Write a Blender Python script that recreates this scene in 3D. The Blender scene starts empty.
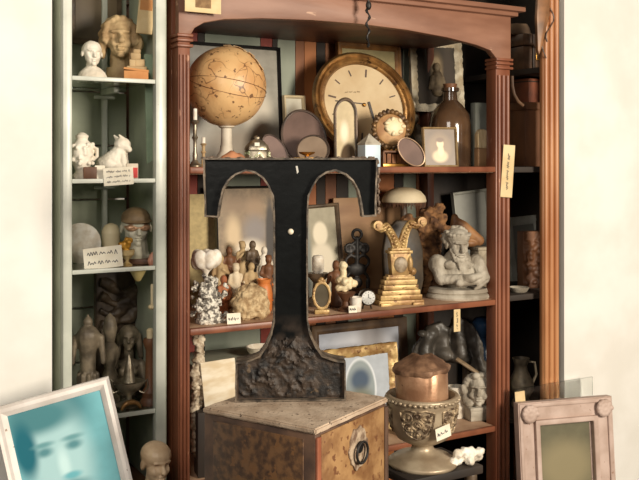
import bpy, bmesh, math, random
import numpy as np
from mathutils import Vector, Matrix, Euler, noise as mnoise
R = math.radians
random.seed(7)
SC = bpy.context.scene
COL = SC.collection
F = 900.0; EYE = 1.6; HZ = 165.0          # focal length in pixels, eye height, horizon row
YAW = R(30)                                # the cabinets stand turned 30 degrees
U = Vector((math.cos(YAW), math.sin(YAW), 0)); N = Vector((-math.sin(YAW), math.cos(YAW), 0))
L0 = Vector((-.355, 2.46, 0))
S1, S2, S3 = 1.594, 1.150, .728            # shelf tops of the big cabinet
G1, G2, G3, G4 = 1.828, 1.563, 1.329, .945 # glass shelf tops of the white cabinet
def sat(px, t=0):                          # distance along the cabinet front
    k = (px - 320) / F
    return (k * (L0.y + N.y * t) - L0.x - N.x * t) / (U.x - k * U.y)
def W(s, t, z=0): return L0 + U * s + N * t + Vector((0, 0, z))
def at(px, t, z=0): return W(sat(px, t), t, z)
def mpx(px, t): return at(px, t).y / F     # metres per pixel there
def zy(py, px, t): return EYE - (py - HZ) * mpx(px, t)

def lin(c):
    o = []
    for v in c[:3]:
        v /= 255.0
        o.append(v / 12.92 if v <= .04045 else ((v + .055) / 1.055) ** 2.4)
    return (*o, 1)
MATS = {}
def M(name, c1, c2=None, scale=12, rough=.6, metal=0, bump=0, bscale=None, lo=.35, hi=.65, detail=6, c3=None, s3=40, t3=.66, coat=0, stretch=None):
    if name in MATS: return MATS[name]
    m = bpy.data.materials.new(name); m.use_nodes = True
    nt = m.node_tree; b = nt.nodes['Principled BSDF']
    b.inputs['Roughness'].default_value = rough; b.inputs['Metallic'].default_value = metal
    b.inputs['Coat Weight'].default_value = coat
    tc = nt.nodes.new('ShaderNodeTexCoord'); vec = tc.outputs['Object']
    if stretch:
        mp = nt.nodes.new('ShaderNodeMapping'); mp.inputs['Scale'].default_value = stretch
        nt.links.new(vec, mp.inputs[0]); vec = mp.outputs[0]
    def noi(s, d=detail):
        n = nt.nodes.new('ShaderNodeTexNoise'); n.inputs['Scale'].default_value = s; n.inputs['Detail'].default_value = d
        nt.links.new(vec, n.inputs['Vector']); return n.outputs[0]
    def rng(v, a, c):
        r = nt.nodes.new('ShaderNodeMapRange'); r.interpolation_type = 'SMOOTHSTEP'
        r.inputs[1].default_value = a; r.inputs[2].default_value = c; nt.links.new(v, r.inputs[0]); return r.outputs[0]
    def mix(f, a, c):
        x = nt.nodes.new('ShaderNodeMix'); x.data_type = 'RGBA'
        nt.links.new(f, x.inputs[0])
        for i, v in ((6, a), (7, c)):
            if isinstance(v, tuple): x.inputs[i].default_value = v
            else: nt.links.new(v, x.inputs[i])
        return x.outputs[2]
    if c2 is None: c2 = tuple(v * .72 for v in c1)
    out = mix(rng(noi(scale), lo, hi), lin(c1), lin(c2))
    if c3: out = mix(rng(noi(s3, 3), t3, t3 + .05), out, lin(c3))
    nt.links.new(out, b.inputs['Base Color'])
    if bump:
        bp = nt.nodes.new('ShaderNodeBump'); bp.inputs['Strength'].default_value = bump; bp.inputs['Distance'].default_value = .004
        nt.links.new(noi(bscale or scale * 3), bp.inputs['Height']); nt.links.new(bp.outputs[0], b.inputs['Normal'])
    MATS[name] = m; return m
def PIC(name, base, blobs, rough=.35, noise=.25, nscale=30):
    """a picture: soft ovals of colour (cx, cz, rx, rz, colour, softness) laid over a ground, in the picture's own x and z metres"""
    m = bpy.data.materials.new(name); m.use_nodes = True
    nt = m.node_tree; b = nt.nodes['Principled BSDF']; b.inputs['Roughness'].default_value = rough
    tc = nt.nodes.new('ShaderNodeTexCoord')
    nn = nt.nodes.new('ShaderNodeTexNoise'); nn.inputs['Scale'].default_value = nscale; nn.inputs['Detail'].default_value = 5
    nt.links.new(tc.outputs['Object'], nn.inputs['Vector'])
    cur = None
    mp0 = nt.nodes.new('ShaderNodeMix'); mp0.data_type = 'RGBA'; mp0.inputs[6].default_value = lin(base)
    mp0.inputs[7].default_value = lin(tuple(v * (1 - noise) for v in base)); nt.links.new(nn.outputs[0], mp0.inputs[0]); cur = mp0.outputs[2]
    for cx, cz, rx, rz, c, soft in blobs:
        mp = nt.nodes.new('ShaderNodeMapping'); mp.vector_type = 'TEXTURE'
        mp.inputs['Location'].default_value = (cx, 0, cz); mp.inputs['Scale'].default_value = (rx, 1e3, rz)
        nt.links.new(tc.outputs['Object'], mp.inputs[0])
        ln = nt.nodes.new('ShaderNodeVectorMath'); ln.operation = 'LENGTH'; nt.links.new(mp.outputs[0], ln.inputs[0])
        r = nt.nodes.new('ShaderNodeMapRange'); r.interpolation_type = 'SMOOTHSTEP'
        r.inputs[1].default_value = 1 - soft; r.inputs[2].default_value = 1 + soft; r.inputs[3].default_value = 1; r.inputs[4].default_value = 0
        nt.links.new(ln.outputs['Value'], r.inputs[0])
        x = nt.nodes.new('ShaderNodeMix'); x.data_type = 'RGBA'; x.inputs[7].default_value = lin(c)
        nt.links.new(r.outputs[0], x.inputs[0]); nt.links.new(cur, x.inputs[6]); cur = x.outputs[2]
    nt.links.new(cur, b.inputs['Base Color'])
    return m
def GLASS(name, col=(.9, .97, .95), rough=.02):
    m = bpy.data.materials.new(name); m.use_nodes = True
    b = m.node_tree.nodes['Principled BSDF']
    b.inputs['Base Color'].default_value = (*col, 1); b.inputs['Transmission Weight'].default_value = 1
    b.inputs['Roughness'].default_value = rough; b.inputs['IOR'].default_value = 1.45
    return m

# ---------------------------------------------------------------- mesh builder
class MB:
    def __init__(s): s.v = []; s.f = []; s.m = []
    def add(s, vs, fs, mi=0):
        o = len(s.v); s.v += [tuple(v) for v in vs]
        for f in fs: s.f.append([i + o for i in f]); s.m.append(mi)
        return s
    def box(s, c, d, rot=None, mi=0):
        x, y, z = d[0] / 2, d[1] / 2, d[2] / 2
        q = [Vector(p) for p in ((-x,-y,-z),(x,-y,-z),(x,y,-z),(-x,y,-z),(-x,-y,z),(x,-y,z),(x,y,z),(-x,y,z))]
        if rot: E = Euler(rot).to_matrix(); q = [E @ p for p in q]
        c = Vector(c)
        return s.add([p + c for p in q], [(3,2,1,0),(4,5,6,7),(0,1,5,4),(1,2,6,5),(2,3,7,6),(3,0,4,7)], mi)
    def ell(s, c, r, rot=None, seg=16, ring=10, mi=0):
        if not hasattr(r, '__len__'): r = (r, r, r)
        E = Euler(rot).to_matrix() if rot else Matrix.Identity(3); c = Vector(c)
        vs = [c + E @ Vector((0, 0, -r[2]))]
        for i in range(1, ring):
            a = math.pi * i / ring
            for j in range(seg):
                b = 2 * math.pi * j / seg
                vs.append(c + E @ Vector((r[0]*math.sin(a)*math.cos(b), r[1]*math.sin(a)*math.sin(b), -r[2]*math.cos(a))))
        vs.append(c + E @ Vector((0, 0, r[2]))); n = len(vs) - 1; fs = []
        for j in range(seg):
            k = (j + 1) % seg
            fs.append((0, 1 + k, 1 + j)); fs.append((n, n - seg + j, n - seg + k))
            for i in range(ring - 2):
                a = 1 + i * seg; fs.append((a + j, a + k, a + seg + k, a + seg + j))
        return s.add(vs, fs, mi)
    def lathe(s, prof, seg=28, c=(0,0,0), rot=None, mi=0, sx=1, sy=1, wob=None):
        """prof: (radius, z) pairs from the bottom outside round to the end; both ends are capped"""
        E = Euler(rot).to_matrix() if rot else Matrix.Identity(3); c = Vector(c); vs = []
        for r, z in prof:
            for j in range(seg):
                a = 2 * math.pi * j / seg; q = r * (wob(a, z) if wob else 1)
                vs.append(c + E @ Vector((q * sx * math.cos(a), q * sy * math.sin(a), z)))
        fs = []
        for i in range(len(prof) - 1):
            for j in range(seg):
                k = (j + 1) % seg; fs.append((i*seg+j, i*seg+k, (i+1)*seg+k, (i+1)*seg+j))
        n = (len(prof) - 1) * seg
        fs.append(tuple(range(seg))[::-1]); fs.append(tuple(range(n, n + seg)))
        return s.add(vs, fs, mi)
    def tube(s, pts, r, seg=8, mi=0, flat=None):
        pts = [Vector(p) for p in pts]; n = len(pts)
        rr = r if hasattr(r, '__len__') else [r] * n
        up = None; vs = []
        for i, p in enumerate(pts):
            d = (pts[min(i+1, n-1)] - pts[max(i-1, 0)]).normalized()
            if up is None:
                up = Vector((0, 0, 1)) if abs(d.z) < .9 else Vector((0, 1, 0))
            a = d.cross(up); a = a.normalized() if a.length > 1e-6 else Vector((1, 0, 0)); up = a.cross(d).normalized()
            for j in range(seg):
                t = 2 * math.pi * j / seg
                vs.append(p + a * (rr[i] * math.cos(t)) + up * (rr[i] * (flat or 1) * math.sin(t)))
        fs = [(i*seg+j, i*seg+(j+1)%seg, (i+1)*seg+(j+1)%seg, (i+1)*seg+j) for i in range(n-1) for j in range(seg)]
        fs.append(tuple(range(seg))[::-1]); fs.append(tuple(range((n-1)*seg, n*seg)))
        return s.add(vs, fs, mi)
    def cap(s, p0, p1, r0, r1, seg=14, mi=0):      # tapered limb with round ends
        p0, p1 = Vector(p0), Vector(p1); pts = []; rr = []
        d = (p1 - p0); L = d.length; d.normalize()
        for k in range(5): a = math.pi/2 * k/4; pts.append(p0 - d * r0 * math.cos(a)); rr.append(max(r0 * math.sin(a), r0*.02))
        for k in range(5): a = math.pi/2 * k/4; pts.append(p1 + d * r1 * math.sin(a)); rr.append(max(r1 * math.cos(a), r1*.02))
        return s.tube(pts, rr, seg, mi)
    def prism(s, out, y0, y1, mi=0):               # outline in x, z pushed from y0 to y1
        n = len(out); a = sum(out[i][0]*out[(i+1)%n][1]-out[(i+1)%n][0]*out[i][1] for i in range(n))
        if a < 0: out = out[::-1]
        vs = [(x, y0, z) for x, z in out] + [(x, y1, z) for x, z in out]
        fs = [tuple(range(n)), tuple(range(2*n-1, n-1, -1))] + [(i, n+i, n+(i+1)%n, (i+1)%n)[::-1][::-1] for i in range(n)]
        return s.add(vs, fs, mi)
    def ring(s, outer, inner, y0, y1, mi=0):       # a band between two outlines of equal count, in x, z
        n = len(outer)
        vs = [(x,y0,z) for x,z in outer]+[(x,y0,z) for x,z in inner]+[(x,y1,z) for x,z in outer]+[(x,y1,z) for x,z in inner]
        fs = []
        for i in range(n):
            k = (i+1) % n
            fs += [(i,k,n+k,n+i),(2*n+k,2*n+i,3*n+i,3*n+k),(i,2*n+i,2*n+k,k),(n+k,3*n+k,3*n+i,n+i)]
        return s.add(vs, fs, mi)
    def mesh(s, name):
        me = bpy.data.meshes.new(name); me.from_pydata(s.v, [], s.f)
        me.polygons.foreach_set('material_index', s.m); me.update()
        bm = bmesh.new(); bm.from_mesh(me); bmesh.ops.recalc_face_normals(bm, faces=bm.faces[:]); bm.to_mesh(me); bm.free()
        return me
    def build(s, name, mat, parent=None, loc=(0,0,0), rot=(0,0,0), bevel=0, bseg=2, flat=False, ang=38, rough=None):
        me = s.mesh(name)
        if bevel:
            bm = bmesh.new(); bm.from_mesh(me)
            ed = [e for e in bm.edges if len(e.link_faces) == 2 and e.calc_face_angle(0) > R(32)]
            bmesh.ops.bevel(bm, geom=ed, offset=bevel, segments=bseg, affect='EDGES', clamp_overlap=True, profile=.5)
            bm.to_mesh(me); bm.free()
        if rough: roughen(me, *rough)
        return link(name, me, mat, parent, loc, rot, flat, ang)
def link(name, me, mat, parent=None, loc=(0,0,0), rot=(0,0,0), flat=False, ang=38):
    for m in (mat if isinstance(mat, (list, tuple)) else [mat]): me.materials.append(m)
    if not flat:
        me.shade_smooth()
        try: me.set_sharp_from_angle(angle=R(ang))
        except Exception: pass
    o = bpy.data.objects.new(name, me); COL.objects.link(o)
    o.location = loc; o.rotation_euler = rot
    if parent: o.parent = parent
    return o
def roughen(me, amp, scale, seed=0, octs=3):
    n = len(me.vertices); co = np.empty(n*3); me.vertices.foreach_get('co', co); co = co.reshape(-1, 3)
    no = np.empty(n*3); me.vertex_normals.foreach_get('vector', no); no = no.reshape(-1, 3)
    out = co.copy(); sd = Vector((seed*7.1, seed*3.3, seed))
    for i in range(n):
        out[i] += no[i] * amp * mnoise.fractal(Vector(co[i])*scale + sd, 1.0, 2.0, octs)
    me.vertices.foreach_set('co', out.ravel()); me.update()
def sculpt(mb, voxel, smooth=2, dents=(), rough=None):
    """fuse overlapping closed shapes into one continuous surface, then press dents into it"""
    me = mb.mesh('tmp'); o = bpy.data.objects.new('tmp', me); COL.objects.link(o)
    md = o.modifiers.new('r', 'REMESH'); md.mode = 'VOXEL'; md.voxel_size = voxel
    if smooth:
        sm = o.modifiers.new('s', 'SMOOTH'); sm.factor = .5; sm.iterations = smooth
    dg = bpy.context.evaluated_depsgraph_get(); dg.update()
    out = bpy.data.meshes.new_from_object(o.evaluated_get(dg))
    bpy.data.objects.remove(o); bpy.data.meshes.remove(me)
    if dents:
        n = len(out.vertices); co = np.empty(n*3); out.vertices.foreach_get('co', co); co = co.reshape(-1, 3); base = co.copy()
        for c, r, v in dents:
            w = np.exp(-(((base - np.array(c)) / np.array(r)) ** 2).sum(1)); co += w[:, None] * np.array(v)
        out.vertices.foreach_set('co', co.ravel()); out.update()
    if rough: roughen(out, *rough)
    out.materials.clear()
    return out

# ---------------------------------------------------------------- things
def tag(o, label, cat, group=None):
    o['label'] = label; o['category'] = cat
    if group: o['group'] = group
    return o
def thing(name, label, cat, loc, rz=0, group=None):
    o = bpy.data.objects.new(name, None); COL.objects.link(o); o.empty_display_size = .05
    o.location = loc; o.rotation_euler = (0, 0, rz); return tag(o, label, cat, group)
def struct(o): o['kind'] = 'structure'; return o
def sub(parent, name, mb, mat, **k): return mb.build(name, mat, parent, **k)

def scribble(w, h, lines, seed, thick=.0007, y=-.0012):
    """handwriting: thin joined-up strokes on a card facing -y"""
    rnd = random.Random(seed); mb = MB()
    for l in range(lines):
        z0 = h/2 - (l + .55) * h / lines; x = -w/2; amp = h / lines * .3
        while x < w/2:
            L = rnd.uniform(.16, .34) * w; pts = []
            k = max(4, int(L / (amp * .45)))
            for i in range(k + 1):
                if x + L*i/k > w/2: break
                pts.append((x + L*i/k, z0 + (amp * rnd.uniform(.2, 1.1) if i % 2 else -amp * rnd.uniform(.1, .7))))
            for (ax, az), (bx, bz) in zip(pts, pts[1:]):
                d = Vector((bx-ax, bz-az)); q = Vector((-d.y, d.x)).normalized() * thick
                mb.add([(ax-q.x,y,az-q.y),(bx-q.x,y,bz-q.y),(bx+q.x,y,bz+q.y),(ax+q.x,y,az+q.y)], [(0,1,2,3)])
            x += L + w * .06
    return mb
def circ(rx, rz, n=40, cx=0, cz=0, wob=None):
    return [(cx + rx*math.cos(2*math.pi*i/n)*(wob(i) if wob else 1), cz + rz*math.sin(2*math.pi*i/n)*(wob(i) if wob else 1)) for i in range(n)]
def rect(w, h, cz=None):
    cz = h/2 if cz is None else cz
    return [(-w/2, cz-h/2), (w/2, cz-h/2), (w/2, cz+h/2), (-w/2, cz+h/2)]
def frame(name, label, cat, loc, rz, w, h, fw, mf, mp, lean=6, roll=0, th=.018, carve=0, mat_w=0, mat_m=None, group=None, flipmat=None):
    """a framed picture standing on its bottom edge, facing local -y"""
    t = thing(name, label, cat, loc, rz, group); e = (R(-lean), R(roll), 0)
    steps = [(0, 0), (fw*.25, .35), (fw*.55, .15), (fw*.8, .5), (fw, .9)]
    mb = MB(); n = 4
    rings = [(0, 0, th/2)] + [(i, 1, -th/2 + d*th*.55) for i, d in steps] + [(fw, 2, th/2)]
    vs = []
    for i, _, y in rings:
        vs += [(x, y, z) for x, z in [(-w/2+i, i), (w/2-i, i), (w/2-i, h-i), (-w/2+i, h-i)]]
    fs = []
    K = len(rings)
    for a in range(K):
        b = (a + 1) % K
        for j in range(4): fs.append((a*4+j, a*4+(j+1)%4, b*4+(j+1)%4, b*4+j))
    mb.add(vs, fs)
    me = mb.mesh('frame')
    if carve:
        bm = bmesh.new(); bm.from_mesh(me); bmesh.ops.subdivide_edges(bm, edges=bm.edges[:], cuts=1); 
        long = [e_ for e_ in bm.edges if e_.calc_length() > fw*1.2]
        bmesh.ops.subdivide_edges(bm, edges=long, cuts=24); bmesh.ops.triangulate(bm, faces=bm.faces[:]); bm.to_mesh(me); bm.free()
        roughen(me, carve, 55, 3)
    fr = link('frame', me, mf, t, (0, 0, 0), e)
    if mat_w:
        o_ = rect(w-2*fw+.004, h-2*fw+.004, 0); i_ = rect(w-2*fw-2*mat_w, h-2*fw-2*mat_w, 0)
        q = MB().ring(o_, i_, 0, .001).build('mount', mat_m, t, Euler(e).to_matrix() @ Vector((0, -.0005, h/2)), e)
    pc = MB().box((0, 0, 0), (w-2*fw+.004, .003, h-2*fw+.004)).build('picture', mp, t, Euler(e).to_matrix() @ Vector((0, .003, h/2)), e)
    return t
def card(name, label, loc, rz, w, h, mat, lines, seed, lean=8, roll=0, group=None, cat='card', ink='ink', thick=.0007):
    t = MB().box((0, 0, h/2), (w, .0016, h)).build(name, mat, None, loc, (R(-lean), R(roll), rz))
    tag(t, label, cat, group)
    if lines:
        scribble(w*.8, h*.84, lines, seed, thick).build('handwriting', MATS[ink], t, (0, 0, h/2))
    return t
def headprims(mb, dents, c, h, yaw=0, pitch=0, roll=0, neck=True, nose=1, ears=True, slim=1):
    """a head h tall centred at c that faces local -y, turned by yaw"""
    E = Euler((R(pitch), R(roll), R(yaw))).to_matrix(); c = Vector(c)
    P = lambda x, y, z: c + E @ (Vector((x, y, z)) * h)
    er = E.to_euler()
    def el(p, r): mb.ell(P(*p), tuple(v*h for v in r), rot=er)
    el((0, .06, .14), (.35*slim, .42, .36)); el((0, -.10, -.08), (.28*slim, .28, .39)); el((0, -.15, -.30), (.19*slim, .2, .17))
    mb.cap(P(0, -.36, .07), P(0, -.44, -.09), .04*h*nose, .075*h*nose)
    el((0, -.32, .12), (.24*slim, .09, .055)); el((-.15*slim, -.25, -.12), (.1, .1, .11)); el((.15*slim, -.25, -.12), (.1, .1, .11))
    el((0, -.36, -.22), (.11, .05, .032)); el((0, -.355, -.29), (.09, .05, .032)); el((0, -.31, -.41), (.1, .08, .07))
    if ears:
        for s in (-1, 1): el((s*.35*slim, .03, -.02), (.05, .09, .13))
    if neck: mb.cap(P(0, .06, -.3), P(0, .10, -.75), .19*h, .22*h)
    inn = E @ Vector((0, 1, 0))
    for s in (-1, 1):
        dents.append((tuple(P(s*.14*slim, -.36, .03)), (.085*h,)*3, tuple(inn*.075*h)))
        dents.append((tuple(P(s*.14*slim, -.36, .03)), (.035*h,)*3, tuple(inn*-.035*h)))
    dents.append((tuple(P(0, -.40, -.255)), (.12*h, .08*h, .018*h), tuple(inn*.03*h)))
    return P, E
# ---------------------------------------------------------------- materials
mah = M('mahogany_paint', (140, 86, 60), (110, 62, 42), 9, .42, 0, .15, 60, c3=(176, 126, 98), s3=55, t3=.70, stretch=(1, 1, .35))
mah_top = M('faded_mahogany', (148, 106, 84), (124, 84, 64), 7, .5, 0, .15, 50, c3=(186, 146, 120), s3=30, t3=.68, stretch=(.4, 1, 1.6))
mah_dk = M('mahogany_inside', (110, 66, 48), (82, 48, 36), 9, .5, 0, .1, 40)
orange_wood = M('varnished_pine', (190, 136, 92), (164, 106, 66), 10, .38, 0, .1, 60, stretch=(1, 1, .2))
board_green = M('grey_green_boards', (150, 156, 140), (122, 130, 116), 6, .7, 0, .15, 40, stretch=(1, 1, .3))
board_red = M('red_boards', (150, 52, 32), (110, 36, 24), 6, .6)
board_brown = M('brown_boards', (140, 88, 52), (98, 58, 36), 6, .6, stretch=(1, 1, .3))
board_dark = M('dark_boards', (52, 42, 34), (34, 28, 24), 6, .7)
board_orange = M('orange_boards', (176, 110, 60), (146, 84, 44), 6, .6, stretch=(1, 1, .3))
green_lap = M('green_lapboard', (176, 182, 160), (150, 156, 138), 6, .75, 0, .2, 30, stretch=(.3, 1, 1))
white_metal = M('white_enamel', (214, 216, 204), (186, 190, 178), 8, .35, 0, .05, 60, c3=(120, 110, 90), s3=70, t3=.72)
green_cloth = M('pale_green_cloth', (150, 168, 142), (128, 148, 124), 10, .9, 0, .1, 90)
plaster_wall = M('white_plaster', (238, 236, 230), (226, 223, 215), 4, .9, 0, .1, 40)
floor_m = M('dark_floorboards', (90, 66, 48), (64, 46, 34), 5, .6, 0, .1, 30, stretch=(1, .2, 1))
blackpaint = None
plaster = M('aged_plaster', (222, 206, 178), (190, 168, 134), 14, .8, 0, .25, 90)
plaster_w = M('white_plaster_figure', (236, 228, 212), (212, 200, 180), 16, .75, 0, .2, 90)
plaster_tan = M('tan_plaster', (190, 164, 122), (142, 112, 76), 14, .75, 0, .25, 90)
stone_g = M('grey_stone', (188, 180, 164), (140, 130, 114), 18, .85, 0, .4, 120)
gilt = M('old_gilt', (206, 176, 118), (146, 110, 66), 22, .45, .25, .3, 110, c3=(112, 76, 40), s3=60, t3=.62)
gilt_dk = M('dull_gilt', (172, 132, 78), (118, 84, 46), 22, .4, .5, .3, 90, c3=(80, 54, 30), s3=50, t3=.62)
brass = M('brass', (206, 160, 84), (150, 108, 52), 20, .32, .9, .05)
silver = M('tarnished_silver', (176, 166, 146), (116, 104, 86), 24, .4, .8, .2, 80)
pewter = M('dark_pewter', (146, 132, 110), (90, 80, 66), 22, .5, .2, .2, 80)
bronze_c = M('worn_copper', (190, 150, 118), (146, 106, 78), 14, .4, .45, .25, 60, c3=(104, 70, 50), s3=40, t3=.64)
copper_lid = M('crumpled_copper', (158, 122, 94), (100, 72, 54), 26, .55, .3, .5, 70)
urn_m = M('urn_pewter', (188, 172, 146), (150, 132, 108), 12, .42, .35, .15, 60)
urn_dk = M('urn_relief', (186, 164, 132), (84, 66, 50), 60, .5, .3, .5, 160)
wood_tan = M('tan_wood', (170, 134, 96), (132, 96, 64), 8, .6, 0, .15, 50, stretch=(.3, 1, 1))
wood_br = M('brown_wood', (124, 82, 52), (84, 54, 36), 10, .55, 0, .2, 60, stretch=(1, 1, .3))
wood_dk = M('dark_carved_wood', (104, 86, 66), (62, 50, 40), 14, .5, 0, .35, 70)
wood_red = M('reddish_wood', (128, 72, 48), (92, 50, 36), 10, .5, 0, .2, 60)
iron = M('black_iron', (54, 50, 48), (34, 32, 30), 20, .5, .4, .3, 90)
leather_br = M('brown_leather', (104, 76, 54), (70, 50, 36), 16, .45, 0, .3, 90)
leather_gr = M('grey_leather', (88, 82, 74), (58, 54, 48), 12, .45, 0, .25, 80)
paper = M('white_card', (240, 234, 216), (226, 216, 194), 20, .9)
paper_o = M('old_paper', (226, 204, 160), (200, 170, 120), 9, .9, 0, .1, 60)
paper_w = M('stained_sheet', (232, 222, 200), (206, 186, 152), 12, .9, 0, .1, 60)
ink = M('ink', (52, 48, 60), None, 5, .8)
cream = M('cream_enamel', (236, 220, 182), (222, 200, 156), 9, .5)
black = M('black_lacquer', (26, 24, 24), (16, 15, 15), 10, .4)
orange_box = M('orange_card', (206, 148, 92), (184, 122, 70), 12, .8)
red_card = M('red_card', (206, 70, 66), (186, 56, 52), 12, .7)
glass_sh = GLASS('shelf_glass', (.80, .92, .86))
glass_cl = GLASS('clear_glass', (.95, .97, .95))
glass_br = M('brown_glass', (92, 66, 48), (60, 42, 30), 8, .12, 0, 0, coat=.5)
glass_bl = M('blue_glaze', (44, 72, 104), (30, 50, 78), 8, .2)
mauve = M('mauve_plate', (124, 100, 90), (100, 80, 72), 9, .35, .3)
coral_w = M('pale_coral', (226, 220, 206), (96, 90, 82), 90, .85, 0, .5, 140, lo=.4, hi=.6)
coral_t = M('brain_coral', (204, 180, 140), (152, 124, 88), 60, .85, 0, .6, 140)
shell_w = M('white_shell', (240, 234, 222), (214, 202, 182), 40, .6, 0, .3, 120)
root_m = M('brown_root', (140, 100, 62), (84, 56, 36), 40, .9, 0, .8, 120)
white_frame_m = M('chipped_white_paint', (238, 232, 226), (220, 212, 204), 12, .6, 0, .15, 60, c3=(150, 130, 112), s3=70, t3=.7)
pink_frame = M('pinkish_white_paint', (196, 174, 162), (172, 148, 134), 12, .6, 0, .2, 60, c3=(150, 118, 100), s3=70, t3=.68)
dust_top = M('dusty_board', (188, 168, 146), (160, 138, 116), 16, .95, 0, .4, 120, c3=(78, 62, 50), s3=110, t3=.64)
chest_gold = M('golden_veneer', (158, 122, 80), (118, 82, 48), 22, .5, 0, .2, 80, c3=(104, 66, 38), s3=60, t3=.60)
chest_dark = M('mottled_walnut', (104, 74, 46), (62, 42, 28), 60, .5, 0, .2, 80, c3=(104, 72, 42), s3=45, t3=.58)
chest_edge = M('walnut_edge', (98, 72, 54), (64, 46, 36), 14, .6, 0, .2, 60)
rust_plate = M('rusty_plate', (184, 164, 140), (104, 80, 62), 50, .7, .2, .5, 120)
# ---------------------------------------------------------------- setting
def lw(name, mat, boxes, bevel=0, **k):      # boxes given as s0,s1,t0,t1,z0,z1 in the cabinets' own frame
    mb = MB()
    for s0, s1, t0, t1, z0, z1 in boxes: mb.box(((s0+s1)/2, (t0+t1)/2, (z0+z1)/2), (s1-s0, t1-t0, z1-z0))
    return mb.build(name, mat, None, L0, (0, 0, YAW), bevel=bevel, **k)
struct(MB().box((.3, 1.6, -.03), (6, 5.4, .06)).build('floor', floor_m))
struct(lw('wall_back', plaster_wall, [(-1.7, 2.7, .56, .62, 0, 2.75)]))
struct(lw('wall_left', plaster_wall, [(-1.6, -.372, .0, .55, 0, 2.7)]))
struct(lw('wall_right', plaster_wall, [(1.40, 2.6, .0, .03, 0, 2.7)]))

# ---- the big mahogany cabinet
CAB = thing('display_cabinet', 'tall reddish brown open cabinet with arched top and three crowded shelves', 'cabinet', L0, YAW)
def cb(name, mat, boxes, parent=CAB, bevel=.003, **k):
    mb = MB()
    for s0, s1, t0, t1, z0, z1 in boxes: mb.box(((s0+s1)/2, (t0+t1)/2, (z0+z1)/2), (s1-s0, t1-t0, z1-z0))
    return mb.build(name, mat, parent, bevel=bevel, **k)
SR0, SR1 = 1.088, 1.15
for a, b in ((-.035, 0), (SR0, SR1)):
    p = cb('post', mah, [(a, b, 0, .05, .06, 1.955)])
    w = b - a; mb = MB()
    for f in (.2, .5, .8):
        mb.tube([(a + w*f, -.001, .12), (a + w*f, -.001, 1.90)], w*.12, 10)
    mb.build('fluting', mah, p)
    q = MB()
    for z in (1.925, 1.94, 1.953): q.box(((a+b)/2, .02, z), (w+.012, .062, .009))
    q.build('capital', mah, p, bevel=.003)
arch = [(0, 1.955), (.012, 1.975), (.04, 1.992), (.10, 2.006), (.22, 2.018), (.38, 2.026), (.55, 2.028), (.72, 2.023), (.88, 2.011), (1.0, 1.995), (1.06, 1.981), (1.088, 1.955)]
o = [(-.035, 1.956), (-.035, 2.11)] + [(1.15, 2.11), (1.15, 1.956)] + arch[::-1]
MB().prism(o, -.004, .022).build('arched_rail', mah_top, CAB, bevel=.002, ang=30)
cb('cornice', mah_top, [(-.052, 1.18, -.045, .47, 2.112, 2.128), (-.044, 1.165, -.025, .47, 2.098, 2.113)])
for z, n in ((S1, 1), (S2, 2), (S3, 3)):
    sh = cb('shelf', mah_dk if n == 9 else M('shelf_top', (184, 152, 124), (150, 116, 90), 10, .55, 0, .15, 60), [(0, 1.088, .014, .455, z-.02, z)], bevel=.001)
    mb = MB().box((.544, .008, z-.0085), (1.088, .016, .019)); mb.build('shelf_lip', mah, sh, bevel=.004)
cb('side_panel', mah, [(-.035, -.005, .05, .47, .06, 2.1)], bevel=.002); cb('rear_post', mah_dk, [(1.12, 1.15, .42, .47, .06, 2.1)], bevel=.002)
cb('top_panel', mah_dk, [(-.005, 1.12, .022, .47, 2.036, 2.056)])
cb('plinth', mah, [(-.035, 1.15, .01, .47, 0, .06)]); cb('bottom_board', mah_dk, [(0, 1.1, .02, .455, .24, .262)])
stripes = [(150, 199, 1), (199, 206, 3), (206, 262, 0), (262, 274, 1), (274, 279, 3), (279, 297, 0), (297, 306, 2), (306, 318, 4), (318, 327, 3), (327, 338, 2), (338, 350, 3),
           (350, 364, 0), (364, 380, 2), (380, 396, 4), (396, 405, 3), (405, 418, 0), (418, 428, 2), (428, 446, 3), (446, 462, 2), (462, 480, 3), (480, 515, 2)]
mb = MB()
for a, b, mi in stripes:
    a, b = max(sat(a, .46), -.03), min(sat(b, .46), 1.145)
    if b > a: mb.box(((a+b)/2, .478, 1.07), (b-a-.002, .012, 2.0), mi=mi)
mb.build('back_panel', [board_green, board_red, board_brown, board_dark, board_orange], CAB, flat=True)
tag(MB().box((0, 0, .035), (.105, .003, .07)).box((.0, -.002, .036), (.045, .002, .046), mi=1).build('paper_sign', [paper_o, M('faded_print', (150, 120, 84), (120, 92, 64), 60, .9)], None, at(203, -.034, 2.013), (0, 0, YAW)),
    'cream paper notice with darker middle at the top left of the arch', 'notice')
# black cord hanging from the top of the arch
p0 = at(368, -.06, 0)
cd = MB(); pts = []
for i in range(40):
    z = 2.165 - i*.0055; pts.append((.004*math.sin(i*.9), .003*math.cos(i*.7), z))
cd.tube(pts, [.0035 + .0015*math.sin(i*1.7) for i in range(40)], 7)
cd.ell((.002, 0, 2.075), (.009, .008, .014)); cd.ell((0, 0, 2.10), (.008, .008, .01)); cd.box((0, .02, 2.131), (.006, .06, .004))
tag(cd.build('knotted_rope', iron, None, p0, (0, 0, YAW)), 'knotted black rope hanging down from the middle of the arch', 'rope')

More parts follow.
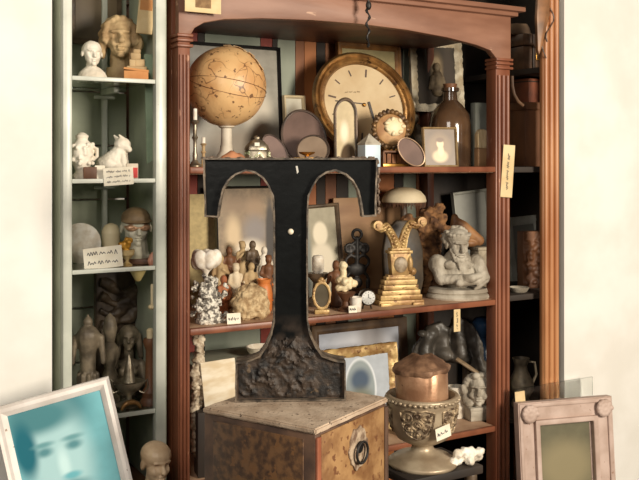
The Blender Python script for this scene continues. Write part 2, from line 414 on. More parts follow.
# ---- the white glazed cabinet on the left
WC = thing('glass_shelf_cabinet', 'white enamelled metal cabinet with glass shelves and green board back', 'cabinet', L0, YAW)
WL, WR = -.345, -.098
cb('post', white_metal, [(WR, WR+.03, 0, .03, .70, 2.3)], WC, .006); cb('post', white_metal, [(WL, WL+.025, 0, .03, .70, 2.3)], WC, .006)
cb('post', white_metal, [(sat(102.5, .31), sat(108, .31), .312, .326, .70, 2.3)], WC, .003)
cb('back_panel', green_lap, [(WL, WR+.03, .342, .36, .70+.16*i, .70+.16*i+.155) for i in range(10)], WC, .003)
cb('side_panel', green_lap, [(WL, WL+.012, .03, .34, .70, 2.3)], WC); cb('side_panel', green_lap, [(WR+.036, WR+.042, .03, .34, .70, 2.3)], WC)
cb('top_panel', white_metal, [(WL, WR+.03, 0, .36, 2.3, 2.33)], WC)
for z in (G1, G2, G3, G4):
    g = cb('shelf', glass_sh, [(WL+.028, WR-.002, .012, .305, z-.006, z)], WC, 0)
    cb('shelf_edge', white_metal, [(WL+.025, WR, .004, .012, z-.010, z+.001)], g, .001)
    cb('bracket_arm', white_metal, [(sat(95, .30), sat(115, .30), .298, .312, z-.034, z-.024)], WC, .002)
    b = cb('bracket', white_metal, [(sat(102.5, .29), sat(108, .29), .18, .312, z-.024, z-.0065)], WC, .002)
LED = MB()
LED.box((-.415, .0, .34), (.67, .56, .68)); LED.box((-.415, 0, .69), (.70, .59, .02))
# cupboard below
CUP = thing('low_cupboard', 'low dark cupboard under the white glass shelf cabinet', 'cupboard', L0, YAW)
cb('body', wood_br, [(-.74, -.06, -.27, -.01, 0, .68), (-.362, -.06, -.01, .335, 0, .68)], CUP)
cb('top', wood_br, [(-.75, -.055, -.285, -.005, .68, .70), (-.365, -.055, -.005, .34, .68, .70)], CUP)

# ---- the narrow bay on the right
BAY = thing('narrow_side_cabinet', 'narrow dark open bay with a pine post right of the big cabinet', 'cabinet', L0, YAW)
P0, P1 = sat(543, 0), sat(558.5, 0)
p = cb('post', orange_wood, [(P0, P1, 0, .018, .0, 2.4)], BAY, .003)
mb = MB(); w = P1-P0
for f in (.16, .5, .84): mb.tube([(P0+w*f, -.001, .05), (P0+w*f, -.001, 2.38)], w*.13, 10)
mb.build('fluting', orange_wood, p)
for z in (1.944, S1, S2, S3): cb('shelf', board_dark, [(1.155 if z < 1.9 else 1.32, 1.60, .05, .50, z-.02, z)], BAY, .002)
cb('back_panel', board_dark, [(1.155, 1.612, .50, .52, 0, 2.4)], BAY); cb('side_panel', board_dark, [(1.60, 1.612, .035, .50, 0, 2.4)], BAY)
# ---------------------------------------------------------------- the letter, the chest, the urn
def paintmat():
    m = M('black_letter_paint', (11, 13, 13), (6, 7, 7), 14, .34, .0, .15, 60, c3=(70, 70, 66), s3=30, t3=.70)
    m.node_tree.nodes['Principled BSDF'].inputs['Specular IOR Level'].default_value = .28
    nt = m.node_tree; b = nt.nodes['Principled BSDF']; src = b.inputs['Base Color'].links[0].from_socket
    tc = nt.nodes.new('ShaderNodeTexCoord'); sx = nt.nodes.new('ShaderNodeSeparateXYZ'); nt.links.new(tc.outputs['Object'], sx.inputs[0])
    n = nt.nodes.new('ShaderNodeTexNoise'); n.inputs['Scale'].default_value = 18; n.inputs['Detail'].default_value = 8; nt.links.new(tc.outputs['Object'], n.inputs['Vector'])
    r = nt.nodes.new('ShaderNodeMapRange'); r.inputs[1].default_value = .19; r.inputs[2].default_value = .08; nt.links.new(sx.outputs[2], r.inputs[0])
    ad = nt.nodes.new('ShaderNodeMath'); ad.operation = 'MULTIPLY'; nt.links.new(r.outputs[0], ad.inputs[0])
    r2 = nt.nodes.new('ShaderNodeMapRange'); r2.inputs[1].default_value = .38; r2.inputs[2].default_value = .56; nt.links.new(n.outputs[0], r2.inputs[0]); nt.links.new(r2.outputs[0], ad.inputs[1])
    x = nt.nodes.new('ShaderNodeMix'); x.data_type = 'RGBA'; nt.links.new(ad.outputs[0], x.inputs[0]); nt.links.new(src, x.inputs[6]); x.inputs[7].default_value = lin((78, 62, 50))
    nt.links.new(x.outputs[2], b.inputs['Base Color'])
    r3 = nt.nodes.new('ShaderNodeMapRange'); r3.inputs[3].default_value = .34; r3.inputs[4].default_value = .85; nt.links.new(ad.outputs[0], r3.inputs[0]); nt.links.new(r3.outputs[0], b.inputs['Roughness'])
    return m
paint = paintmat()
rimm = M('worn_rim', (128, 114, 98), (58, 52, 46), 34, .5, .3, .4, 90)
half = [(87.5, 158), (87, 180), (86, 200), (86, 216.5), (72, 217.5), (71, 210), (69.5, 200), (67, 190), (62, 181), (55, 175), (45, 171), (36, 173), (28, 178.5), (23, 186), (18.5, 196), (17.6, 210),
        (17.2, 250), (17.2, 290), (17.6, 322), (20, 334), (25, 346), (32, 356), (41, 359.5), (48, 361.5), (55, 362), (55.5, 384), (55.5, 401.5)]
TD = 1.965; k = TD / F
TX, TZ = (290.8 - 320) * k, EYE - (401.5 - HZ) * k
def tz(py): return (401.5 - py) * k
outl = [(x*k, tz(y)) for x, y in half] + [(-x*k, tz(y)) for x, y in half[::-1]]
T = thing('letter_t', 'large black metal shop letter T with rusty foot standing on the wooden chest', 'letter', (TX, TD, TZ), R(3))
TH = .058
# a shallow tray: face set back inside a thin raised rim
bm = bmesh.new(); vs = [bm.verts.new((x, 0, z)) for x, z in outl]; f0 = bm.faces.new(vs); bm.normal_update()
if f0.normal.y > 0: f0.normal_flip()
bmesh.ops.inset_individual(bm, faces=[f0], thickness=.0036, use_even_offset=True)
inner = [(v.co.x, v.co.z) for v in f0.verts]; outer = [(v.co.x, v.co.z) for v in vs]
pairs = []
for v in f0.verts:
    q = min(vs, key=lambda u: (u.co - v.co).length); pairs.append(((q.co.x, q.co.z), (v.co.x, v.co.z)))
bm.free()
MB().prism([p[1] for p in pairs], .012, TH-.002).build('face', paint, T, flat=False, ang=30)
me = MB().ring([p[0] for p in pairs], [p[1] for p in pairs], 0, TH)
rim = me.mesh('rim'); b2 = bmesh.new(); b2.from_mesh(rim); bmesh.ops.subdivide_edges(b2, edges=[e for e in b2.edges if e.calc_length() > .02], cuts=4, use_grid_fill=True); bmesh.ops.triangulate(b2, faces=b2.faces[:]); b2.to_mesh(rim); b2.free(); roughen(rim, .0014, 90, 2)
link('rim', rim, rimm, T)
MB().ell((.002*k, .0105, tz(232)), (.0065, .004, .0065)).build('bolt', M('pale_bolt', (226, 214, 190), None, 20, .4), T)
MB().prism([(5*k, tz(166)), (7*k, tz(166)), (8*k, tz(172)), (6.4*k, tz(174))], .0112, .0125).build('paint_chip', M('pale_chip', (200, 196, 186)), T)
# rust crust on the foot: a ridged skin over the lower part of the face
hw_y = [(330, 15), (345, 20), (352, 26), (358, 34), (362, 48), (364, 52), (400, 52.5)]
def halfw(y): return np.interp(y, [p[0] for p in hw_y], [p[1] for p in hw_y])
mb = MB(); ys = np.linspace(330, 399, 60); nx_ = 84; idx = {}
for j, y in enumerate(ys):
    for i in range(nx_ + 1):
        w_ = float(halfw(y)); x = -w_ + 2*w_*i/nx_; v = Vector((x*k*34, tz(y)*34, 3.3))
        rg = 1 - abs(mnoise.fractal(v, 1, 2, 5)); pa = max(0, min(1, .55 + mnoise.noise(Vector((x*.05, y*.05, 1.7)))*1.4 - x*.006))
        edge = min(1, (y-330)/14, (w_-abs(x))/4+.05, (399-y)/4+.05); h_ = (.0085*(rg**3)*pa + .0005)*max(edge, 0)
        mb.v.append((x*k, .0118 - h_, tz(y)))
for j in range(len(ys)-1):
    for i in range(nx_):
        x_, y_ = mb.v[j*(nx_+1)+i][0]/k, ys[j]
        if y_ < 338 + 13*mnoise.fractal(Vector((x_*.09, y_*.09, .4)), 1, 2, 3): continue
        q = j*(nx_+1)+i; mb.f.append([q, q+1, q+nx_+2, q+nx_+1]); mb.m.append(0)
mb.build('rust_crust', M('rust_crust', (62, 50, 40), (24, 21, 19), 48, .6, .1, .6, 130, c3=(84, 68, 50), s3=40, t3=.66), T)
rr = random.Random(4)
# frayed dust on the right shoulder and along the top
mb = MB()
for i in range(26):
    mb.ell((.196*1.0 - .002 + rr.uniform(-.001, .003), rr.uniform(.01, .05), tz(rr.uniform(160, 214))), (rr.uniform(.002, .005), .006, rr.uniform(.004, .008)), None, 8, 6)
for i in range(30):
    mb.ell((rr.choice((rr.uniform(-88, -74), rr.uniform(62, 86), rr.uniform(-88, 86)))*k, rr.uniform(.004, .05), tz(157.6)), (rr.uniform(.003, .008), .006, rr.uniform(.001, .003)), None, 8, 6)
d = mb.build('dust_fluff', M('dust_fluff', (130, 112, 96), (84, 70, 60), 80, .95, 0, .5, 150), T, rough=(.002, 220)); 

# wooden chest
CH = thing('wooden_chest', 'old veneered wooden chest with dusty top and iron ring, under the letter T', 'chest', (-.050, 1.966, 0), R(56.5))
ct = 1.6 - .5168; hx, hy = .143, .143
rough_top = MB().box((0, 0, 0), (2*hx+.005, 2*hy+.006, .012))
me = rough_top.mesh('lid'); b2 = bmesh.new(); b2.from_mesh(me); bmesh.ops.subdivide_edges(b2, edges=[e for e in b2.edges if e.calc_length() > .1], cuts=30, use_grid_fill=True)
bmesh.ops.bevel(b2, geom=[e for e in b2.edges if len(e.link_faces) == 2 and e.calc_face_angle(0) > 1], offset=.003, segments=2, affect='EDGES'); b2.to_mesh(me); b2.free(); roughen(me, .0012, 40, 5)
link('lid', me, dust_top, CH, (0, 0, ct-.007))
MB().box((0, 0, (ct-.014)/2), (2*hx, 2*hy, ct-.014)).build('body', chest_edge, CH, bevel=.003)
# left face: dark mottled panel in a plain frame (local -x); right face: golden veneer (local -y)
def facep(name, mat, u0, u1, z0, z1, side, th=.003, bevel=.001):
    if side == 'l': mb = MB().box((-hx-th/2+.0005, (u0+u1)/2, (z0+z1)/2), (th, u1-u0, z1-z0))
    else: mb = MB().box(((u0+u1)/2, -hy-th/2+.0005, (z0+z1)/2), (u1-u0, th, z1-z0))
    return mb.build(name, mat, CH, bevel=bevel)
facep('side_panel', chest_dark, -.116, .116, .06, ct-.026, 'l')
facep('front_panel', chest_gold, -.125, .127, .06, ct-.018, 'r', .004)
facep('corner_strip', M('orange_strip', (150, 90, 64), (126, 70, 46), 14, .5), -.142, -.128, .02, ct-.02, 'r', .006)
facep('corner_strip', chest_edge, .129, .143, .02, ct-.02, 'r', .006)
zc = 1.005; fy = -hy - .004
pl = MB().prism(circ(.036, .044, 28, 0, 0, lambda i: 1 + .07*math.sin(i*2.3) + .05*math.cos(i*5)), -.004, .002).build('ring_plate', rust_plate, CH, (.012, fy, zc), bevel=.0015, rough=(.001, 120))
MB().lathe([(.0195, 0), (.021, -.004), (.019, -.010), (.014, -.010), (.0135, 0)], 24, rot=(R(90), 0, 0)).build('keyhole_collar', rust_plate, pl, (.001, -.004, .002), rot=(R(0), 0, 0))
MB().lathe([(.0125, 0), (.0125, .003)], 24, rot=(R(90), 0, 0)).build('keyhole', black, pl, (.001, -.0035, .002))
MB().tube([(.022*math.cos(a), -.012, .022*math.sin(a)-.008) for a in [2*math.pi*i/30 for i in range(31)]], .0028, 8).build('ring', iron, pl)

# stool below the urn
ux, uy = (422.5-320)/F*2.5, 2.5
STZ = .770
ST = thing('plant_stool', 'small dark wooden stool carrying the silvery urn', 'stool', (ux+.012, uy+.01, 0), YAW)
MB().box((0, 0, STZ-.012), (.25, .19, .024)).build('seat', board_dark, ST, bevel=.004)
for a in (-1, 1):
    for b in (-1, 1): MB().cap((a*.105, b*.075, .02), (a*.10, b*.07, STZ-.03), .016, .018).build('leg', wood_dk, ST)
MB().box((0, 0, .25), (.20, .02, .03)).box((-.10, 0, .25), (.02, .15, .03)).box((.10, 0, .25), (.02, .15, .03)).build('stretcher', wood_dk, ST)
# the urn
UR = thing('stone_urn', 'silvery goblet urn with carved flower relief, holding the copper canister', 'urn', (ux, uy, STZ), R(-10))
m_ = 2.5/F
prof = [(.0, 0), (.094, 0), (.098, .006), (.096, .012), (.080, .018), (.078, .024), (.052, .030), (.034, .040), (.029, .050), (.031, .058), (.048, .064), (.070, .076), (.084, .098), (.091, .122), (.095, .148), (.098, .170), (.101, .186), (.1015, .191),
        (.099, .195), (.090, .195), (.088, .190), (.086, .170), (.080, .130), (.066, .095), (.040, .080), (0.0, .076)]
prof[0] = (.001, 0); prof[-1] = (.001, .076)
b = MB().lathe(prof, 56).build('bowl', urn_m, UR, ang=60)
# beaded lip and relief panels made of curled vine tubes
mb = MB()
for i in range(44):
    a = 2*math.pi*i/44; mb.ell((.100*math.cos(a), .100*math.sin(a), .184+.002*(i % 2)), (.006, .006, .0055), (0, 0, a), 8, 6)
mb.build('beaded_lip', urn_m, UR)
def on_urn(a, z):
    r = np.interp(z, [.066, .078, .098, .122, .148, .170, .186], [.049, .072, .085, .0915, .0955, .099, .101]); return (r*math.sin(a), -r*math.cos(a), z)
rr = random.Random(11)
for pa in (-.10, 1.15, -1.5):
    mb = MB()
    hw = .5
    bord = [(-hw, .165), (-hw*.5, .172), (0, .168), (hw*.5, .172), (hw, .165), (hw*.92, .13), (hw*.7, .105), (hw*.3, .094), (0, .090), (-hw*.3, .094), (-hw*.7, .105), (-hw*.92, .13), (-hw, .165)]
    dense = []
    for (a0, z0), (a1, z1) in zip(bord, bord[1:]):
        for q in range(4): dense.append((a0+(a1-a0)*q/4, z0+(z1-z0)*q/4))
    dense.append(dense[0]); mb.tube([on_urn(pa+a, z) for a, z in dense], .003, 6)
    for cx, cz, r, d in ((0, .130, .016, 1), (-.24, .150, .013, -1), (.24, .150, .013, 1), (-.25, .122, .012, 1), (.25, .122, .012, -1), (0, .156, .010, 1), (.0, .104, .009, -1), (-.38, .145, .008, 1), (.38, .145, .008, -1)):
        sp = [on_urn(pa + cx + d*(r*(1-q/26))*math.cos(q*.55)/.09, cz + (r*(1-q/26))*math.sin(q*.55)) for q in range(24)]
        mb.tube(sp, [.0032*(1-.4*q/24) for q in range(24)], 6); p = on_urn(pa+cx, cz); mb.ell(p, .005, None, 8, 6)
    for i in range(40):
        a = rr.uniform(-.42, .42); z = rr.uniform(.10, .163); mb.ell(on_urn(pa+a, z), (.0035, .0035, .0035), None, 6, 5)
    mb.build('relief_panel', urn_dk, UR)
# copper canister standing in the urn
CN = thing('copper_canister', 'worn copper canister with crumpled lid sitting in the urn', 'canister', (ux+.003, uy, STZ+.0785), R(20))
CN.rotation_euler = (R(1), R(-3), R(20))
MB().lathe([(.001, 0), (.036, 0), (.05, .018), (.0715, .07), (.073, .10), (.074, .183), (.071, .187), (.001, .187)], 48).build('body', bronze_c, CN, rough=(.0025, 18))
mb = MB().lathe([(.001, .185), (.076, .184), (.0785, .189), (.078, .196), (.074, .199), (.064, .203), (.050, .212), (.034, .221), (.014, .225), (.001, .225)], 48, wob=lambda a, z: 1 + .035*math.sin(5*a + z*90) + .02*math.sin(11*a))
mb.build('lid', copper_lid, CN, rough=(.006, 40))
tg = card('price_tag', 'white price tag stuck on the belly of the silvery urn', Vector((ux, uy, 0)) + Vector((.047, -.0915, STZ+.098)), R(24), .046, .036, paper, 1, 21, lean=-9, roll=-14, cat='tag', group='price tags', thick=.0007)
# plaster scroll ornament beside the urn
mb = MB(); rr = random.Random(5)
for i, (x, z) in enumerate([(-.034, .010), (-.014, .012), (.006, .011), (.024, .012), (-.022, .027), (-.004, .029), (.014, .027), (.034, .024), (.036, .011)]):
    mb.ell((x, rr.uniform(-.009, .009), z), (.012, .012, .0105), (rr.uniform(-.5, .5), rr.uniform(-.6, .6), 0), 12, 8)
ph = at(459, -.22, 0); 
me = sculpt(mb, .0028, 1, rough=(.004, 60, 2)); o = link('plaster_ornament', me, shell_w, None, (ux+.118, uy-.01, STZ+.0), (0, 0, YAW)); o.scale = (1.25, 1.2, 1.3); tag(o, 'lumpy white plaster ornament lying behind the foot of the urn', 'ornament')

# cyan portrait photograph in the white frame
fx, fy_ = (82-320)/F*2.08, 2.08
W_, H_ = .215, .395
cy = PIC('cyan_portrait', (128, 196, 206), [(-.02, .13, .09, .07, (74, 130, 140), .4), (-.015, .02, .072, .125, (176, 216, 220), .4), (-.04, .125, .075, .035, (80, 136, 144), .45), (-.085, .06, .025, .06, (40, 110, 126), .4),
    (-.045, .045, .017, .010, (92, 146, 154), .7), (.022, .045, .017, .010, (92, 146, 154), .7), (-.045, .062, .022, .006, (110, 162, 168), .7), (.022, .062, .022, .006, (110, 162, 168), .7), (-.008, .005, .012, .035, (206, 240, 242), .7), (.004, -.022, .02, .008, (110, 184, 196), .6),
    (-.01, -.045, .045, .014, (96, 150, 158), .6), (-.01, -.062, .022, .008, (120, 170, 180), .5), (-.01, -.09, .05, .03, (204, 236, 236), .6), (-.06, -.17, .07, .05, (226, 216, 176), .4), (.05, -.16, .06, .06, (84, 142, 156), .5)], .3, .12)
f = frame('framed_photograph', 'blue-green tinted photograph of a man in a chipped white frame, leaning at lower left', 'picture', (-.541, 2.08, .731), R(14), .265, .35, .026, white_frame_m, cy, lean=7, roll=-13, th=.022)
# ---------------------------------------------------------------- upper shelf of the big cabinet
def fr(name, label, px0, px1, py, t, zb, fw, mf, mp, lean=5, rz=None, cat='picture', **k):
    """a frame spanning px0..px1 with its top at row py, standing on zb"""
    c = (px0+px1)/2; m = mpx(c, t); rz_ = YAW if rz is None else rz
    w = (sat(px1, t)-sat(px0, t)) if rz is None else (px1-px0)*m
    h = zy(py, c, t) - zb
    p = W((sat(px0, t)+sat(px1, t))/2, t, zb) if rz is None else at(c, t, zb)
    return frame(name, label, cat, p, rz_, w, h, fw, mf, mp, lean=lean, **k)
fr('framed_print', 'large grey framed print under glass behind the globe', 178, 283, 43, .40, S1, .010, black,
   PIC('grey_print', (176, 172, 160), [(.08, .10, .03, .03, (120, 116, 112), .3), (.10, -.02, .05, .08, (214, 206, 190), .5), (.02, -.14, .12, .06, (150, 140, 126), .5), (-.10, .12, .09, .08, (134, 134, 130), .6)], .15), lean=4)  # the pale oval right of centre is a painted reflection on the glass
fr('framed_picture', 'small pale framed picture showing between the globe and the big clock', 286, 307, 95, .37, S1, .010, M('beige_frame', (206, 192, 160), (176, 158, 126), 12, .5), PIC('beige_pic', (206, 200, 180), [(0, .05, .02, .04, (150, 140, 120), .5)]))
fr('framed_painting', 'gilt wood framed dark green landscape painting behind the big clock', 340, 403, 43, .40, S1, .022, M('worn_gold_wood', (150, 104, 54), (104, 70, 36), 14, .45),
   PIC('green_landscape', (178, 164, 118), [(.05, .06, .05, .06, (56, 60, 38), .4), (0, -.08, .12, .16, (70, 64, 40), .4)]), lean=3)
# globe
g = at(226.5, .15, S1); gm = mpx(227, .15); GR = 40*gm
GL = thing('antique_globe', 'cracked tan paper globe on a pale turned stand', 'globe', g, R(20))
gz = zy(86.5, 227, .15) - S1
MB().lathe([(.001, 0), (.060, 0), (.062, .006), (.052, .012), (.032, .028), (.022, .045), (.017, .070), (.016, gz-GR-.006), (.024, gz-GR-.002), (.024, gz-GR+.006), (.001, gz-GR+.008)], 32).build('stand', M('grey_plaster_stand', (206, 196, 178), (160, 146, 126), 14, .6), GL)
gm_ = M('globe_paper', (222, 182, 128), (198, 150, 98), 10, .42, 0, .25, 70, c3=(120, 88, 60), s3=60, t3=.63)
def globecracks(m):
    nt = m.node_tree; b = nt.nodes['Principled BSDF']; src = b.inputs['Base Color'].links[0].from_socket
    tc = nt.nodes.new('ShaderNodeTexCoord'); dn = nt.nodes.new('ShaderNodeTexNoise'); dn.inputs['Scale'].default_value = 14; nt.links.new(tc.outputs['Object'], dn.inputs['Vector'])
    ma = nt.nodes.new('ShaderNodeMix'); ma.data_type = 'VECTOR'; ma.inputs[0].default_value = .12; nt.links.new(tc.outputs['Object'], ma.inputs[4]); nt.links.new(dn.outputs[1], ma.inputs[5])
    v = nt.nodes.new('ShaderNodeTexVoronoi'); v.feature = 'DISTANCE_TO_EDGE'; v.inputs['Scale'].default_value = 16; nt.links.new(ma.outputs[1], v.inputs['Vector'])
    r = nt.nodes.new('ShaderNodeMapRange'); r.inputs[1].default_value = .0; r.inputs[2].default_value = .035; r.inputs[3].default_value = .95; r.inputs[4].default_value = 0; nt.links.new(v.outputs['Distance'], r.inputs[0])
    n2 = nt.nodes.new('ShaderNodeTexNoise'); n2.inputs['Scale'].default_value = 9; nt.links.new(tc.outputs['Object'], n2.inputs['Vector'])
    r2 = nt.nodes.new('ShaderNodeMapRange'); r2.inputs[1].default_value = .38; r2.inputs[2].default_value = .52; nt.links.new(n2.outputs[0], r2.inputs[0])
    mu = nt.nodes.new('ShaderNodeMath'); mu.operation = 'MULTIPLY'; nt.links.new(r.outputs[0], mu.inputs[0]); nt.links.new(r2.outputs[0], mu.inputs[1])
    x = nt.nodes.new('ShaderNodeMix'); x.data_type = 'RGBA'; x.inputs[7].default_value = lin((92, 58, 36)); nt.links.new(mu.outputs[0], x.inputs[0]); nt.links.new(src, x.inputs[6]); nt.links.new(x.outputs[2], b.inputs['Base Color'])
globecracks(gm_)
ball = MB().ell((0, 0, 0), GR, None, 56, 36).build('ball', gm_, GL, (0, 0, gz), (R(12), R(18), 0), rough=(.0016, 14))
for (a, b) in ((R(90), 0), (R(78), R(40))):
    MB().tube([((GR+.0004)*math.cos(q), (GR+.0004)*math.sin(q), 0) for q in [2*math.pi*i/64 for i in range(65)]], .0009, 5).build('seam', wood_br, ball, rot=(R(4) if b == 0 else R(-16), R(-8), 0))
rr = random.Random(3); mb = MB()
for i in range(9):                              # paper peeling off at the top right
    e = R(88 - i*7.5); q = Vector((math.cos(e), -.25*math.cos(e)-.05, math.sin(e))).normalized()*(GR+.0015)
    mb.box(q, (.022, .020, .0012), (rr.uniform(-.15, .25), R(90)-e+rr.uniform(-.22, .05), rr.uniform(-.4, .4)))
mb.build('peeling_paper', M('peeling_paper', (222, 198, 160), (190, 158, 116), 20, .85), GL, (0, 0, gz), rot=(0, 0, R(-20)))
# candlesticks beside the left post
def candlestick(h, r): return [(.001, 0), (r*1.9, 0), (r*1.9, h*.03), (r*1.2, h*.07), (r*.6, h*.12), (r*.75, h*.2), (r*.5, h*.28), (r*.5, h*.45), (r*.9, h*.5), (r*.5, h*.55), (r*.55, h*.72), (r*1.1, h*.76), (r*.8, h*.79), (r*.7, h*.80), (r*.7, h), (.001, h)]
for px, t, h, r, mm, lab in ((195, .05, .165, .010, silver, 'taller silvery candlestick standing against the left post'), (203.5, .07, .085, .009, plaster_tan, 'shorter cream candlestick between the left post and the globe stand')):
    q = thing('candlestick', lab, 'candlestick', at(px, t, S1), 0, 'candlesticks by the left post')
    pr = candlestick(h, r); MB().lathe(pr[:-3] + [(.001, h*.80)], 20).build('stem', mm, q); MB().lathe([(.001, h*.8), (r*.62, h*.8), (r*.58, h*.99), (.001, h)], 16).build('candle', shell_w, q)
# rock, jewelled casket
o = MB().ell((0, 0, .02), (.042, .022, .024), None, 18, 12).build('rock', M('rust_rock', (190, 130, 92), (140, 92, 64), 20, .85, 0, .4, 80), None, at(234, .03, S1), (0, 0, YAW), rough=(.010, 22)); tag(o, 'rusty brown rock lying in front of the globe stand', 'rock')
q = thing('jewelled_casket', 'small silvery casket set with stones between the globe and the oval trays', 'casket', at(257, .07, S1), R(12))
MB().lathe([(.001, 0), (.034, 0), (.037, .01), (.038, .045), (.034, .05), (.001, .05)], 8, sy=.7).build('body', silver, q, bevel=.002)
MB().lathe([(.001, .05), (.038, .05), (.034, .062), (.02, .076), (.008, .082), (.010, .088), (.001, .093)], 8, sy=.7).build('lid', silver, q, bevel=.0015)
mb = MB()
for i in range(22):
    a = rr.uniform(-2.9, -.3); z = rr.uniform(.008, .045); mb.ell((.038*math.cos(a), .0266*math.sin(a), z), (.0042, .0035, .0042), None, 8, 6)
mb.build('stone', M('green_stones', (196, 196, 160), (110, 118, 88), 60, .15), q)
MB().box((-.004, -.029, .066), (.014, .004, .010)).build('price_sticker', paper, q, rot=(R(0), 0, 0))
# trays: upright leaning ovals
def oval_tray(name, label, px, py0, py1, pxw, t, tilt, mats, lean=12, group='oval trays', zoff=0):
    m = mpx(px, t); rz_ = (py1-py0)/2*m; rx = pxw/2*m
    q = thing(name, label, 'tray', at(px, t, S1+zoff), R(10), group)
    E = Euler((R(-lean), R(tilt), 0)); c = Vector((0, 0, 0))
    co, si = math.cos(R(tilt)), math.sin(R(tilt)); hh = math.sqrt((rz_*co)**2 + (rx*si)**2)
    out = circ(rx, rz_, 44); inn = circ(rx*.9, rz_*.92, 44)
    MB().prism(circ(rx*.92, rz_*.94, 44), -.001, .003).build('plate', mats[0], q, (0, 0, hh), E)
    MB().ring(out, inn, -.006, .003).build('rim', mats[1], q, (0, 0, hh), E, bevel=.001)
    return q
dkrim = M('dark_rim', (84, 66, 54), (58, 46, 38), 20, .4, .3)
oval_tray('oval_tray', 'small tilted mauve oval tray beside the jewelled casket', 275, 129, 166, 21, .10, -32, (mauve, dkrim))
oval_tray('oval_tray', 'large dark rimmed brown oval tray leaning left of the big clock', 304, 107, 166, 46, .20, -12, (mauve, dkrim), 14)
oval_tray('oval_tray', 'pale brown oval tray lying low behind the little brass box', 313, 133, 166, 34, .11, -25, (M('pale_tray', (150, 130, 110), (124, 104, 86), 9, .45), dkrim), 25)
q = thing('trinket_box', 'little brass box with cream panels and a dish on top, in front of the trays', 'box', at(307, .035, S1), R(15))
w = 27*mpx(307, .035)
MB().box((0, 0, .012), (w, .032, .024)).box((0, 0, .026), (w*1.08, .036, .004)).box((0, 0, .002), (w*1.06, .036, .004)).build('body', brass, q, bevel=.001)
for i in (-1, 0, 1): MB().box((i*w*.31, -.0165, .0125), (w*.22, .002, .015)).build('panel', M('amber_panel', (222, 180, 126), (180, 120, 70), 30, .4), q)
MB().lathe([(.001, .028), (.010, .028), (.006, .033), (.022, .040), (.025, .045), (.021, .045), (.001, .038)], 24).build('dish', brass, q)
# the big oval clock
ct_ = .27; cm = mpx(364, ct_); CK = thing('wall_clock', 'big gilt framed oval clock with cream dial leaning on the upper shelf', 'clock', at(364, ct_, S1), R(14))
rx, rz_ = 48*cm, 57*cm
E = Euler((R(-9), R(-40), 0)); cz = (zy(105, 364, ct_)-S1)
FW = .030
def rr_ring(a, y0, b, y1): return (a, y0, b, y1)
mb = MB(); prof = [(1.0, .012), (1.0, -.006), (.95, -.020), (.91, -.014), (.87, -.022), (.83, -.012), (.79, -.014), (.765, .0), (.765, .012)]
n = 64; vs = []
for s_, y in prof: vs += [(rx*s_*math.cos(2*math.pi*i/n), y, rz_*s_*math.sin(2*math.pi*i/n)) for i in range(n)]
fs = [(a*n+i, a*n+(i+1) % n, ((a+1) % len(prof))*n+(i+1) % n, ((a+1) % len(prof))*n+i) for a in range(len(prof)) for i in range(n)]
mb.add(vs, fs); mb.build('frame', gilt_dk, CK, (0, 0, cz), E)
D = MB().prism(circ(rx*.775, rz_*.775, 56), -.001, .008).build('dial', M('aged_dial', (206, 184, 144), (186, 158, 114), 6, .5), CK, (0, 0, cz), E)
mb = MB()
for i in range(12):
    a = 2*math.pi*i/12 + R(40); L_ = .012 if i % 3 else .015
    mb.box((rx*.62*math.cos(a), -.0016, rz_*.62*math.sin(a)), (L_*1.8, .001, .0042 if i % 3 else .006), (0, -math.atan2(rz_*math.sin(a), rx*math.cos(a)), 0))
mb.build('hour_mark', M('mark_brown', (92, 66, 44), None, 10, .5), D)['kind'] = 'stuff'
scribble(.055, .014, 1, 8, .0006, -.0016).build('maker_line', M('faint_ink', (140, 112, 80), None, 10, .8), D, (.0, 0, rz_*.30), (0, R(40), 0))
MB().box((-.030, -.003, .036), (.105, .0012, .0035), (0, R(46), 0)).build('minute_hand', M('dark_hand', (60, 46, 36), None, 10, .4), D)
MB().box((.004, -.0045, -.034), (.0075, .0012, .070), (0, R(6+20), 0)).build('hour_hand', M('dark_hand', (60, 46, 36)), D)
MB().ell((0, -.004, 0), (.007, .004, .007)).build('hub', brass, D)
# a wedge block the clock rests on
dz = cz - math.sqrt((rz_*math.cos(R(40)))**2 + (rx*math.sin(R(40)))**2)
if dz > .004:
    tag(MB().box((0, 0, dz/2-.001), (.12, .06, dz-.004)).build('wooden_block', wood_br, None, at(364, ct_, S1), (0, 0, R(14)), bevel=.002), 'low brown wooden block under the big oval clock', 'block')
# arched mirror
q = thing('arched_mirror', 'narrow arch-topped mirror in a dark frame before the big clock', 'mirror', at(346, .09, S1), R(8))
m = mpx(346, .09); hw = 12*m; H = zy(97, 346, .09)-S1
def archo(hw, h, z0, n=18): return [(-hw, z0)] + [(hw, z0)] + [(hw*math.cos(math.pi*i/n), h-hw*1.4+hw*1.4*math.sin(math.pi*i/n)) for i in range(n+1)]
MB().ring(archo(hw, H, 0), archo(hw*.78, H-hw*.3, .008), -.006, .006).build('frame', M('dark_bronze', (84, 64, 44), (54, 42, 30), 30, .4, .4), q, rot=(R(-4), 0, 0), bevel=.0015)
MB().prism(archo(hw*.8, H-hw*.28, .006), -.001, .004).build('mirror_face', PIC('mirror_face', (232, 212, 172), [(.008, .02, .026, .055, (84, 66, 46), .15), (-.004, .11, .012, .03, (246, 234, 206), .6)], .2), q, rot=(R(-4), 0, 0))
